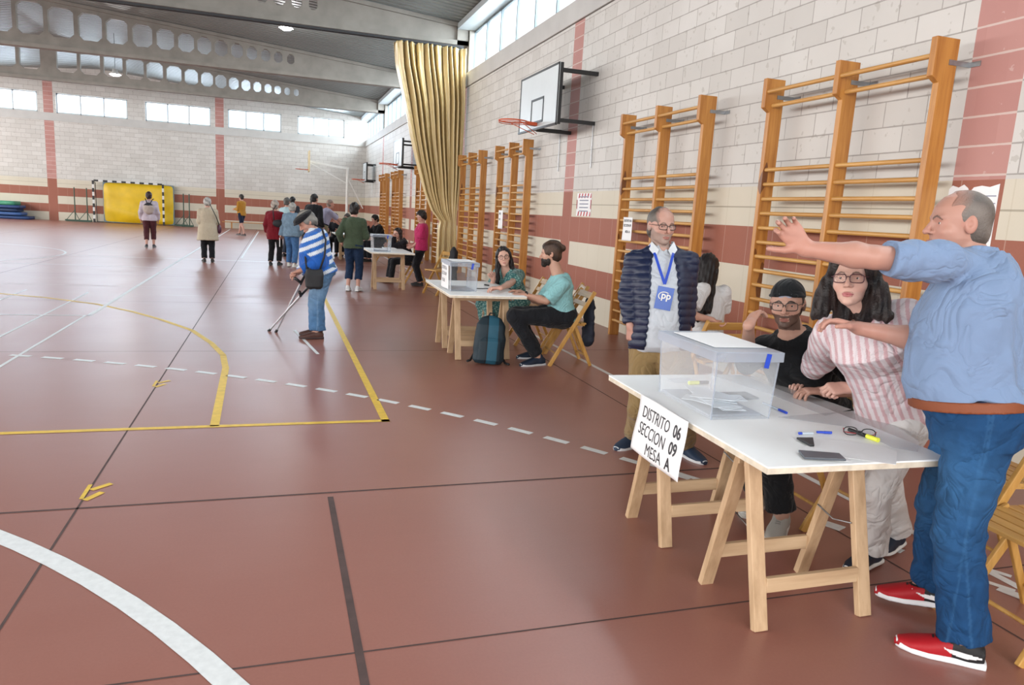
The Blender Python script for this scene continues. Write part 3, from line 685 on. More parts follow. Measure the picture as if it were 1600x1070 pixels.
M['greyph'] = m_plain('grey_phone', '#4a5058', .3, .05); M['sheetc'] = m_glass('plastic_sleeve', (.96, .97, .98), .02, .2)
def slab_l(name, c, w, l, a, th, mat, label, cat, dz, group=None):
    o = on_table(c); mb = MB(); mb.box((0, 0, th/2), (w, l, th)); ob = mb.build(name, mat, loc=(o.x, o.y, HT+dz), bevel=min(.002, th*.3)); ob.rotation_euler = (0, 0, math.radians(a)); return tag(ob, label, cat, group)
slab('paper_sheet', [(1266, 684), (1276, 710), (1400, 727), (1402, 706), (1374, 696)], .001, M['paper'], 'white paper sheet lying at the near corner of the signed table', 'paper', dz=.002)
slab('paper_sheet', [(1246, 704), (1274, 717), (1330, 722), (1330, 700), (1270, 690)], .001, M['paper'], 'white paper sheet under the grey phone', 'paper', dz=.0008)
slab('mobile_phone', [(1247, 707), (1257, 719), (1322, 722), (1311, 712)], .008, M['greyph'], 'grey mobile phone at the table edge', 'phone', dz=.0035)
slab('mobile_phone', [(1244, 687), (1266, 699), (1272, 699), (1270, 687)], .008, M['blackp'], 'black mobile phone half under the papers', 'phone', dz=.003)
slab('tablet', [(1124, 615), (1145, 625), (1186, 624), (1165, 614)], .008, M['greyph'], 'dark tablet lying flat behind the large ballot box', 'tablet', dz=.001)
slab('plastic_sleeve', [(1215, 652), (1360, 640), (1436, 690), (1434, 706), (1395, 700), (1330, 668)], .001, M['sheetc'], 'clear plastic sleeve along the seated woman\'s table edge', 'sleeve', dz=.001)
slab('plastic_sleeve', [(1100, 583), (1180, 588), (1330, 640), (1290, 650), (1200, 615)], .001, M['sheetc'], 'clear plastic sleeve under the young man\'s hands', 'sleeve', dz=.001)
slab('document', [(1040, 592), (1052, 598), (1086, 597), (1076, 590)], .002, M['envl'], 'small form lying flat behind the large ballot box', 'paper', dz=.001)
M['redf'] = m_plain('red_glasses_arm', '#a33a40', .4, .1)
c0 = on_table((1342, 683)); t = empty('folded_glasses', (c0.x, c0.y, HT), math.radians(-35), 'folded dark eyeglasses lying on the paper sheets', 'glasses')
mb = MB()
for s in (-1, 1): mb.tube([(s*.034+.026*math.cos(a), 0+.004*math.sin(3*a), .022+.018*math.sin(a)) for a in [2*math.pi*i/16 for i in range(16)]], .0022, 6, True)
mb.tube([(-.009, 0, .026), (.009, 0, .026)], .002); mb.build('rim', M['blackp'], t)
mb = MB(); mb.tube([(-.062, 0, .03), (-.055, .035, .006), (.05, .045, .004)], .002); mb.tube([(.062, 0, .03), (.058, .03, .008), (-.04, .036, .005)], .002); mb.build('temple', M['redf'], t)
# things on the middle table
for k, (a, b_) in enumerate((((745, 452), (768, 452)), ((757, 446), (764, 447)), ((774, 453), (783, 452)))):
    p = at(*a, z=HT); q = at(*b_, z=HT); mb = MB(); mb.cyl((0, 0, 0), Vector(q)-Vector(p), .008 if k else .005, n=8)
    tag(mb.build('marker_pen', M['blackp'], loc=(p[0], p[1], HT+.009)), ['long dark pen on the middle table', 'stubby black marker beside the middle ballot box', 'black marker by the seated man\'s fingertips'][k], 'pen', 'pens on the middle table')
p = at(750, 455, z=HT); mb = MB(); mb.box((0, 0, 0), (.21, .297, .001)); o = mb.build('paper_sheet', M['paper'], loc=(p[0], p[1], HT+.001)); tag(o, 'white paper sheet on the middle polling table', 'paper')
p = at(608, 388, z=HT); mb = MB(); mb.box((0, 0, 0), (.25, .3, .01)); o = mb.build('paper_sheet', M['paper'], loc=(p[0], p[1], HT+.006)); tag(o, 'pile of white papers by the distant ballot box', 'paper')

# ------------------------------------------------------------------ folding chairs
M['chairw'] = m_wood('chair_beech', '#c79a55', '#ab7c38', False, .4); M['chairx'] = m_wood('chair_beech_cross', '#c99d5a', '#b0823f', False, .4, along=0)
def chair(x, y, rz, label, parent=None):
    """faces local +y"""
    t = empty('folding_chair', (x, y, 0), rz, label, 'chair', 'wooden folding chairs'); hw = .205
    for s in (-1, 1):
        MB().bar((s*hw, .21, 0), (s*hw, -.24, .80), .022, .042, (0, 1, .5)).build('long_leg', M['chairw'], t, bevel=.004)
        MB().bar((s*(hw-.028), -.26, 0), (s*(hw-.028), -.04, .47), .02, .034, (0, 1, .2)).build('rear_leg', M['chairw'], t, bevel=.004)
    for z, hgt in ((.755, .07), (.66, .05)):
        y = .21-.45*z/.80; MB().bar((-hw, y+.008, z), (hw, y+.008, z), .016, hgt, (0, -.45, .8)).build('back_slat', M['chairx'], t, bevel=.003)
    mb = MB()
    for k in range(6): mb.box((0, .19-k*.068, .455), (2*hw-.045, .058, .016))
    for s in (-1, 1): mb.box((s*(hw-.05), .02, .44), (.022, .38, .022))
    mb.build('seat', M['chairx'], t, bevel=.002)
    MB().cyl((-hw, .135, .13), (hw, .135, .13), .009).build('stretcher', M['chairw'], t); MB().cyl((-hw+.03, -.22, .1), (hw-.03, -.22, .1), .009).build('stretcher', M['chairw'], t); return t
# ------------------------------------------------------------------ people: smooth skin and clothes grown from distance fields
V = lambda *a: np.array(a if len(a) > 1 else a[0], float)
def unit(v):
    v = V(v); v = np.append(v, 0.) if v.size == 2 else v; return v/np.linalg.norm(v)
def smin(a, b, k):
    if k <= 0: return np.minimum(a, b)
    h = np.maximum(k-np.abs(a-b), 0)/k; return np.minimum(a, b)-h*h*k*.25
class Field:
    def __init__(s): s.ops = []; s.disp = None
    def _add(s, fn, lo, hi, k, mode): s.ops.append((fn, V(lo), V(hi), k, mode)); return s
    def cone(s, a, b, ra, rb=None, k=.012, flat=None, cut=(), hollow=None, mode='u', m=.05):
        """tapered capsule; flat=(direction, factor) squashes it; cut=[(point, normal)] trims it; hollow=(from_t, wall) opens a cuff"""
        a = V(a); b = V(b); rb = ra if rb is None else rb; ab = b-a; L2 = max(float(ab@ab), 1e-9)
        if flat is not None: fs = unit(flat[0]); ff = flat[1]
        def fn(P):
            q = P-a
            if flat is not None:
                q = q+(q@fs)[..., None]*fs*(1/ff-1); w = ab+(ab@fs)*fs*(1/ff-1); l2 = float(w@w)
            else: w = ab; l2 = L2
            t = np.clip((q@w)/l2, 0, 1); d = np.linalg.norm(q-t[..., None]*w, axis=-1); r = ra+(rb-ra)*t
            o = d-r
            if hollow is not None: o = np.maximum(o, -np.maximum(d-(r-hollow[1]), (hollow[0]-t)*.3))
            for (pt, n) in cut: o = np.maximum(o, (P-V(pt))@unit(n))
            return o
        r = max(ra, rb)*max(1, flat[1] if flat else 1)+m
        return s._add(fn, np.minimum(a, b)-r, np.maximum(a, b)+r, k, mode)
    def ell(s, c, r, ax=None, k=.012, mode='u', m=.04, cut=()):
        c = V(c); r = V(r); A = np.eye(3) if ax is None else ax
        def fn(P):
            q = (P-c)@A.T; n = np.linalg.norm(q/r, axis=-1); l = np.linalg.norm(q, axis=-1)
            o = np.where(n > 1e-6, l*(1-1/np.maximum(n, 1e-6)), -r.min())
            for (pt, nn) in cut: o = np.maximum(o, (P-V(pt))@unit(nn))
            return o
        R_ = float(r.max())+m; return s._add(fn, c-R_, c+R_, k, mode)
    def loft(s, o, U, S, F, st, k=.02, mode='u', m=.05, cut=(), grow=0., fold=None):
        """stack of ovals: st=[(h, side_shift, fwd_shift, r_side, r_fwd, power)] along U"""
        o = V(o); U = unit(U); S = V(S); F = V(F); st = sorted(st); hs = [q[0] for q in st]; T = np.array([q[1:] for q in st])
        def fn(P):
            q = P-o; h = q@U; x = q@S; y = q@F
            g = [np.interp(h, hs, T[:, i]) for i in range(5)]
            x = x-g[0]; y = y-g[1]; rx = g[2]+grow; ry = g[3]+grow; n = g[4]
            kk = (np.abs(x/rx)**n+np.abs(y/ry)**n)**(1/n); l = np.sqrt(x*x+y*y)
            d = np.where(kk > 1e-4, l*(1-1/np.maximum(kk, 1e-4)), -np.minimum(rx, ry))
            if fold is not None: d = d+fold(h, x, y)
            d = np.maximum(d, np.maximum(h-hs[-1], hs[0]-h))
            for (pt, nn) in cut: d = np.maximum(d, (P-V(pt))@unit(nn))
            return d
        pts = []
        for q in st:
            c = o+U*q[0]+S*q[1]+F*q[2]
            for a in (-1, 1):
                for b in (-1, 1): pts.append(c+S*a*(q[3]+grow)+F*b*(q[4]+grow))
        pts = np.array(pts); return s._add(fn, pts.min(0)-m, pts.max(0)+m, k, mode)
    def bounds(s, pad=.0):
        lo = np.min([o[1] for o in s.ops if o[4] == 'u'], 0)+.03; hi = np.max([o[2] for o in s.ops if o[4] == 'u'], 0)-.03
        return lo-pad, hi+pad
    def grid(s, lo, hi, h):
        ax = [np.arange(lo[i], hi[i]+h, h) for i in range(3)]; D = np.full([len(a) for a in ax], .5, np.float32)
        for fn, a, b, k, mode in s.ops:
            sl = []
            for i in range(3):
                i0 = max(0, int(np.floor((a[i]-ax[i][0])/h))); i1 = min(len(ax[i]), int(np.ceil((b[i]-ax[i][0])/h))+1); sl.append(slice(i0, i1))
            if any(q.stop <= q.start for q in sl): continue
            G = np.stack(np.meshgrid(*[ax[i][sl[i]] for i in range(3)], indexing='ij'), -1)
            d = fn(G).astype(np.float32); sl = tuple(sl)
            if mode == 'u': D[sl] = smin(D[sl], d, k)
            elif mode == 's': D[sl] = -smin(-D[sl], d, k)
            elif mode == 'i': D[sl] = np.maximum(D[sl], d)
        if s.disp is not None:
            near = np.abs(D) < .05; G = np.stack(np.meshgrid(*ax, indexing='ij'), -1)[near]; D[near] += s.disp(G)
        return ax, D
    def mesh(s, h, lo=None, hi=None, skip=()):
        """surface nets; skip = boxes already meshed more finely"""
        if lo is None: lo, hi = s.bounds()
        ax, D = s.grid(lo, hi, h); I = D < 0; nx, ny, nz = D.shape
        c = I[:-1, :-1, :-1].astype(np.int8)
        n = sum(I[i:nx-1+i, j:ny-1+j, k:nz-1+k].astype(np.int8) for i in (0, 1) for j in (0, 1) for k in (0, 1))
        act = (n > 0) & (n < 8)
        if skip:
            cx = [a[:-1]+h/2 for a in ax]
            for (l, u) in skip:
                m = np.ix_(*[(cx[i] > l[i]+h) & (cx[i] < u[i]-h) for i in range(3)]); act[m] = False
        idx = np.full(act.shape, -1, np.int64); ii = np.argwhere(act)
        if len(ii) == 0: return np.zeros((0, 3)), np.zeros((0, 4), int)
        idx[act] = np.arange(len(ii)); acc = np.zeros((len(ii), 3)); cnt = np.zeros(len(ii))
        for a in range(3):
            o1, o2 = [q for q in range(3) if q != a]
            for p in (0, 1):
                for q in (0, 1):
                    b0 = ii.copy(); b0[:, o1] += p; b0[:, o2] += q; b1 = b0.copy(); b1[:, a] += 1
                    d0 = D[tuple(b0.T)]; d1 = D[tuple(b1.T)]; x = (d0 < 0) != (d1 < 0)
                    t = np.where(x, d0/np.where(x, d0-d1, 1), 0); pt = (b0-ii).astype(float); pt[:, a] += t
                    acc += pt*x[:, None]; cnt += x
        vs = np.stack([ax[i][ii[:, i]] for i in range(3)], -1)+acc/cnt[:, None]*h
        fs = []
        for a in range(3):
            o1, o2 = (a+1) % 3, (a+2) % 3; s0 = [slice(1, None)]*3; s0[a] = slice(None)
            sA = [slice(None)]*3; sA[a] = slice(0, -1); sB = [slice(None)]*3; sB[a] = slice(1, None)
            A_ = I[tuple(sA)]; B_ = I[tuple(sB)]; e = np.argwhere(A_ != B_)
            e = e[(e[:, o1] > 0) & (e[:, o2] > 0) & (e[:, o1] < D.shape[o1]-1) & (e[:, o2] < D.shape[o2]-1)]
            q = []
            for (u, w) in ((0, 0), (-1, 0), (-1, -1), (0, -1)):
                g = e.copy(); g[:, o1] += u; g[:, o2] += w; q.append(idx[tuple(g.T)])
            q = np.stack(q, -1); ok = (q >= 0).all(1); q = q[ok]; fl = A_[tuple(e[ok].T)]
            q[~fl] = q[~fl][:, ::-1]; fs.append(q)
        fs = np.concatenate(fs)
        return vs, fs
def wob(seed, amp, fr, st=(1, 1, 1)):
    """soft cloth folds"""
    r = np.random.RandomState(seed); K = r.normal(size=(5, 3))*fr*V(st); ph = r.uniform(0, 6, 5); K2 = r.normal(size=(3, 3))*fr*.5
    def f(P):
        w = np.sin(P@K2[0]+ph[0])*1.3
        o = np.zeros(P.shape[:-1])
        for i in range(5): o = o+np.sin(P@K[i]+ph[i]+w*(1+.3*i))/(1+.5*i)
        for i in range(3): o = o+.45*np.sin(P@(K[i]*2.3)+ph[i]*2+w*2)
        return amp*o*.45
    return f
def link_mesh(name, parts, mat, parent, base, colf=None, smooth=True):
    """parts = [(verts, faces)] or [(verts, faces, colours)] joined to one mesh, in the frame of the base"""
    vs = np.concatenate([p[0] for p in parts]); off = 0; fs = []; cols = []
    for p in parts:
        fs.append(np.asarray(p[1])+off); off += len(p[0])
        if colf is not None: cols.append(p[2] if len(p) > 2 else colf(p[0]))
    fs = [f if f.shape[1] == 4 else f for f in fs]; q = np.concatenate(fs)
    me = bpy.data.meshes.new(name); me.vertices.add(len(vs)); me.vertices.foreach_set('co', (vs-V(base)).astype(np.float32).ravel())
    me.loops.add(q.size); me.loops.foreach_set('vertex_index', q.ravel().astype(np.int32)); me.polygons.add(len(q))
    me.polygons.foreach_set('loop_start', np.arange(0, q.size, 4, dtype=np.int32))
    me.update(calc_edges=True); me.validate(); me.polygons.foreach_set('use_smooth', np.ones(len(me.polygons), bool))
    if colf is not None:
        c = np.concatenate(cols); a = me.color_attributes.new('Col', 'FLOAT_COLOR', 'POINT'); a.data.foreach_set('color', np.concatenate([c, np.ones((len(c), 1))], 1).astype(np.float32).ravel())
    me.materials.append(mat); o = bpy.data.objects.new(name, me); COL.objects.link(o); o.parent = parent; return o
def m_attr(name, rough=.6, bumpscale=300, bumpk=.1, var=.08, sss=0, spec=.4, bdist=.002, sheen=0, fold=0.):
    b = MatB(name, rough, spec=spec); b.coord(); a = b.new('ShaderNodeVertexColor'); a.layer_name = 'Col'
    n = b.noise(14, 4); c = b.mix(n*var*2, a.outputs[0], (0, 0, 0)); b.color(c)
    n2 = b.noise(bumpscale, 2); b.bump(n2, bumpk, bdist)
    if fold:
        bn = [q for q in b.nt.nodes if q.type == 'BUMP'][0]; wv = b.new('ShaderNodeTexNoise'); wv.inputs['Scale'].default_value = 5.5; wv.inputs['Detail'].default_value = 2.5; wv.inputs['Distortion'].default_value = 1.6; b.link(b.vec, wv.inputs['Vector'])
        rd = (N(b.nt, wv.outputs['Fac'])-.5).abs(); b2 = b.new('ShaderNodeBump'); b2.inputs['Strength'].default_value = fold; b2.inputs['Distance'].default_value = .05; b.link(rd._m('POWER', .7), b2.inputs['Height']); b.link(b2.outputs[0], bn.inputs['Normal'])
    if sss: b.b.inputs['Subsurface Weight'].default_value = sss; b.b.inputs['Subsurface Radius'].default_value = (.012, .005, .003); b.b.inputs['Subsurface Scale'].default_value = 1
    if sheen: b.b.inputs['Sheen Weight'].default_value = sheen
    return b.m
M['skin'] = m_attr('skin', .5, 220, .12, .10, .0, .4, .001)
M['cloth'] = m_attr('cloth', .85, 420, .25, .07, spec=.2, sheen=.1, fold=.55)
M['denim'] = m_attr('denim', .85, 260, .5, .28, spec=.2, fold=.6)
M['puffer'] = m_attr('quilted_nylon', .5, 60, .25, .12, spec=.5, bdist=.004)
M['hairm'] = m_attr('hair', .5, 150, .9, .35, spec=.4, bdist=.004)
M['shoem'] = m_attr('shoe', .6, 300, .3, .05)
M['lens'] = m_glass('spectacle_lens', (.96, .97, .97), .0, .03); M['frame'] = m_plain('spectacle_frame', '#22201f', .4, .05)

def ik(a, b, l1, l2, hint):
    a = V(a); b = V(b); d = b-a; L = np.linalg.norm(d)
    if L > (l1+l2)*.999: sc = L/((l1+l2)*.999); l1 *= sc; l2 *= sc
    u = d/L; x = (l1*l1-l2*l2+L*L)/(2*L); y = math.sqrt(max(l1*l1-x*x, 0)); h = unit(hint); h = h-u*(h@u); h = h/np.linalg.norm(h)
    return a+u*x+h*y
def hexc(h): return V(srgb(h))

def shoe(P, ank, d, s, c_up, c_sole, parent, base, h, style='sneaker', c_toe=None, swoosh=None, side=None, tilt=0):
    """foot pointing along d; ank = ankle joint"""
    d = unit(V(d)); zz = V(0, 0, 1); S = unit(np.cross(d, zz)); U = np.cross(S, d); g = V(ank)-U*.085*s-d*.0; L = .275*s
    f = Field(); heel = g-d*.065*s
    st = [(0, 0, 0, .030, .030, 2.2), (.02*s, 0, .0, .034, .040, 2.4), (.10*s, 0, .002, .038, .042, 2.5), (.17*s, 0, -.010, .046, .033, 2.4), (.225*s, 0, -.018, .043, .024, 2.3), (.262*s, 0, -.022, .028, .018, 2.2), (.275*s, 0, -.026, .012, .010, 2)]
    st = [(a, b_, c*s+.045*s, r1*s, r2*s, n) for a, b_, c, r1, r2, n in st]
    f.loft(heel, d, S, U, st, k=.01); f.cone(g+U*.055*s-d*.012*s, g+U*.088*s-d*.006*s, .040*s, .036*s, k=.02)
    f.cone(g+U*.06*s+d*.03*s, g+U*.035*s+d*.11*s, .026*s, .02*s, k=.02)
    sole_top = .030*s if style != 'boot' else .024*s
    c_up = hexc(c_up); ct = hexc(c_toe) if c_toe else c_up
    def colf(p):
        q = p-g; y = q@d; z = q@U; x = q@S; c = np.tile(c_up, (len(p), 1))
        if c_toe: c[(y > .035*s) & (z < .075*s-.0*y)] = ct
        c[(np.abs(x) < .012*s) & (y > .03*s) & (y < .10*s) & (z > .035*s) & (np.sin(y/s*420) > -.2)] = hexc('#15151a') if c_toe else c_up*.6
        if swoosh:
            yy = (y/s+.055)/.12; cz = .052-.018*np.sin(np.clip(yy, 0, 1)*2.2)+.022*(1-yy)**3*0+.018*np.clip(.25-yy, 0, 1)*0
            cz = .046+.03*(yy-.62)**2*(yy > .62)*3-.0*yy; w = .0095*np.sin(np.clip(yy, 0, 1)*math.pi*.93+.2)
            m = (yy > 0) & (yy < 1.12) & (np.abs(z/s-cz) < w); c[m] = hexc('#e8e8ea')
        return c
    vs, fs = f.mesh(h); keep = None
    o = link_mesh('shoe', [(vs, fs)], M['shoem'], parent, base, colf)
    f2 = Field(); st2 = [(a, b_, (c*0+.014*s), (r1+.004*s), .016*s, 3) for a, b_, c, r1, r2, n in st]; st2 = [(a-.004*s if i == 0 else a, b_, c+(.006*s*max(0, (a/s-.2)/.07)), r1, r2, n) for i, (a, b_, c, r1, r2, n) in enumerate(st2)]
    f2.loft(heel-d*.004*s, d, S, U, st2, k=.004); cs = hexc(c_sole)
    def cs_f(p):
        z = (p-g)@U; c = np.tile(cs, (len(p), 1)); c[z < .006*s] = hexc('#1d1d20'); return c
    so = link_mesh('sole', [f2.mesh(h)], M['shoem'], parent, base, cs_f); so.parent = o; return o

HANDS = {  # per finger curl (three joints, degrees), spread, thumb (fold, curl)
 'relaxed': ([(22, 30, 20), (28, 34, 22), (32, 38, 24), (36, 40, 25)], 3, (25, 15)),
 'open': ([(0, 6, 4), (0, 4, 4), (0, 6, 4), (4, 8, 6)], 7, (-8, 5)),
 'stop': ([(25, 62, 38), (18, 50, 32), (18, 42, 28), (26, 36, 26)], 8, (-22, 0)),
 'droop': ([(14, 38, 24), (20, 40, 26), (22, 44, 28), (18, 40, 26)], 5, (5, 22)),
 'fist': ([(70, 85, 50), (75, 88, 50), (78, 88, 50), (80, 88, 50)], 0, (50, 45)),
 'pinch': ([(45, 55, 25), (55, 65, 35), (65, 75, 40), (70, 80, 45)], 1, (30, 30)),
 'flat': ([(6, 10, 8), (5, 9, 8), (6, 10, 8), (8, 12, 8)], 5, (12, 10))}
def hand(f, w, d, n, side, s, pose):
    """w wrist, d towards the fingers, n out of the palm, side +1 if the thumb is on d x n"""
    w = V(w); d = unit(d); n = V(n); n = unit(n-d*(n@d)); T = np.cross(d, n)*side; cur, spr, th = HANDS[pose]
    f.cone(w, w+d*.012*s, .026*s, .027*s, k=.02, flat=(n, .72))
    f.loft(w+d*.004*s, d, T, n, [(0, 0, 0, .027*s, .017*s, 2.4), (.03*s, .002*s, 0, .034*s, .016*s, 2.6), (.065*s, .002*s, 0, .040*s, .0145*s, 2.8), (.09*s, .001*s, 0, .040*s, .012*s, 2.8), (.098*s, 0, 0, .036*s, .008*s, 2.6)], k=.012)
    for i, (x, y, L, r) in enumerate(((.030, .088, .074, .0088), (.0105, .094, .082, .0092), (-.0095, .090, .076, .0086), (-.0285, .082, .060, .0078))):
        a = w+d*y*s+T*x*s; ang = math.radians((1.5-i)*spr*.8); dd = unit(d*math.cos(ang)+T*math.sin(ang)); c = 0
        f.cone(a-dd*.02*s, a, r*1.05*s, r*1.08*s, k=.006)
        for j, fr in enumerate((.46, .30, .24)):
            c += math.radians(cur[i][j]); e = dd*math.cos(c)+n*math.sin(c); b_ = a+e*L*fr*s
            f.cone(a, b_, r*(1.05-.08*j)*s, r*(.97-.1*j)*s, k=.0025 if j else .004); a = b_
    a = w+d*.022*s+T*.022*s; ang = math.radians(48-th[0]*.5); e = d*math.cos(ang)+T*math.sin(ang)+n*(.15+max(0, th[0])*.012); e = unit(e)
    b_ = a+e*.040*s; f.cone(a, b_, .0165*s, .0125*s, k=.012)
    e2 = unit(e+d*.35*math.radians(th[1]+20)*1.5+n*math.sin(math.radians(th[1]))*.5-T*.15); c_ = b_+e2*.032*s; f.cone(b_, c_, .0122*s, .0102*s, k=.004)
    e3 = unit(e2+d*.1+n*math.sin(math.radians(th[1]))*.3); f.cone(c_, c_+e3*.024*s, .0102*s, .0085*s, k=.003)
    return w+d*.085*s

def head_axes(look, upv=(0, 0, 1), roll=0):
    F = unit(look); U = V(upv); U = unit(U-F*(U@F)); S = np.cross(F, U)   # S = the person's right
    if roll: c, q = math.cos(roll), math.sin(roll); S, U = S*c+U*q, U*c-S*q
    return S, F, U
def head_field(f, c, S, F, U, s, nose=1., jaw=1., chin=1.):
    A = np.array([S, F, U]); P = lambda x, y, z: c+(S*x+F*y+U*z)*s
    f.ell(P(0, -.014, .030), V(.078, .098, .088)*s, A, k=.015)
    f.loft(P(0, 0, 0), U, S, F, [(-.118*s, 0, .052*s, .012*s*jaw, .014*s, 2), (-.108*s, 0, .045*s, .030*s*jaw, .034*s, 2.1), (-.088*s, 0, .030*s, .050*s*jaw, .052*s, 2.2), (-.055*s, 0, .016*s, .062*s*jaw, .068*s, 2.2), (-.02*s, 0, .010*s, .0695*s, .0765*s, 2.2), (.02*s, 0, .006*s, .073*s, .080*s, 2.2), (.06*s, 0, -.004*s, .068*s, .080*s, 2.1), (.09*s, 0, -.01*s, .045*s, .06*s, 2)], k=.015)
    f.ell(P(0, .077, -.100), V(.020*chin, .014, .015)*s, A, k=.018)
    for sx in (-1, 1):
        f.ell(P(sx*.044, .050, -.032), V(.022, .022, .020)*s, A, k=.02)                       # cheek
        f.cone(P(sx*.012, .083, .019), P(sx*.046, .070, .022), .0075*s, .007*s, k=.012)           # brow ridge
        f.ell(P(sx*.032, .0905, .000), V(.0175, .0125, .0120)*s, A, k=.010, mode='s')           # socket
        f.ell(P(sx*.0795, -.012, -.004), V(.010, .021, .033)*s, A@np.array([[1, .25*sx, 0], [-.25*sx, 1, 0], [0, 0, 1.]]), k=.004)
        f.ell(P(sx*.088, -.004, .000), V(.007, .010, .015)*s, A, k=.004, mode='s')
        f.cone(P(sx*.019, .078, .0085), P(sx*.046, .066, .0075), .0048*s, .004*s, k=.004)         # upper lid
        f.cone(P(sx*.020, .0765, -.0105), P(sx*.044, .066, -.009), .004*s, .0035*s, k=.005)
        f.ell(P(sx*.0125, .089, -.034), V(.0085, .0105, .0075)*s, A, k=.006)                     # nostril wing
        f.ell(P(sx*.0065, .0955, -.0415), V(.0035, .005, .003)*s, A, k=.002, mode='s')
    f.cone(P(0, .082, .012), P(0, .082+.024*nose, -.028), .0075*s, .0100*s, k=.010); f.ell(P(0, .084+.024*nose, -.0325), V(.0105, .0095, .009)*s, A, k=.006)
    f.ell(P(0, .0885, -.066), V(.024, .009, .0065)*s, A, k=.005); f.ell(P(0, .0875, -.0755), V(.021, .009, .007)*s, A, k=.005)
    f.cone(P(-.022, .0915, -.0705), P(.022, .0915, -.0705), .0013*s, k=.002, mode='s')
    f.cone(P(0, .097, -.072), P(0, .097, -.070), .0025*s, k=.004, mode='s')
def eyes_geo(c, S, F, U, s, gaze=(0, 0), iris='#3a2a1e', r=.0128):
    out = []; n = 26
    for sx in (-1, 1):
        o = c+(S*sx*.0320+F*.0648+U*-.0005)*s; gd = unit(F+S*(gaze[0]+sx*.08)+U*gaze[1]); a = unit(np.cross(gd, U)); b_ = np.cross(a, gd); vs = []; cl = []
        for j in range(n):
            th = math.pi*j/(n-1)
            for i in range(n):
                ph = 2*math.pi*i/n; vs.append(o+(gd*math.cos(th)+(a*math.cos(ph)+b_*math.sin(ph))*math.sin(th))*r*s)
                cl.append(V(.008, .006, .005) if th < .18 else hexc(iris) if th < .46 else hexc('#cfc8c2'))
        fs = [(j*n+i, j*n+(i+1) % n, (j+1)*n+(i+1) % n, (j+1)*n+i) for j in range(n-1) for i in range(n)]
        out.append((np.array(vs), np.array(fs), np.array(cl)))
    return out
def specs(c, S, F, U, s, parent, base, mat=None, shape='rect', w=.0265, hh=.018):
    mb = MB(); mat = mat or M['frame']; c = V(c); P = lambda x, y, z: tuple(c+(S*x+F*y+U*z)*s-V(base)); ln = MB()
    for sx in (-1, 1):
        pts = []; p2 = []
        for i in range(24):
            a = 2*math.pi*i/24; e = .55 if shape == 'rect' else .9; x = math.copysign(abs(math.cos(a))**e, math.cos(a))*w; z = math.copysign(abs(math.sin(a))**e, math.sin(a))*hh
            x2 = sx*.034+x; pts.append(P(x2, .0995-.9*x2*x2*5.2, z-.003))
        mb.tube(pts, .0021*s, 6, True); ln.add(pts, [tuple(range(24))], False)
        mb.tube([P(sx*(.034+w), .0995-4.68*(.034+w)**2, .006), P(sx*.076, .05, .008), P(sx*.083, -.01, .008), P(sx*.082, -.025, -.01)], .0018*s, 6)
    mb.tube([P(-.008, .1, .002), P(0, .1035, .006), P(.008, .1, .002)], .0018*s, 6)
    o = mb.build('spectacles', mat, parent); ln.build('lens', M['lens'], o); return o

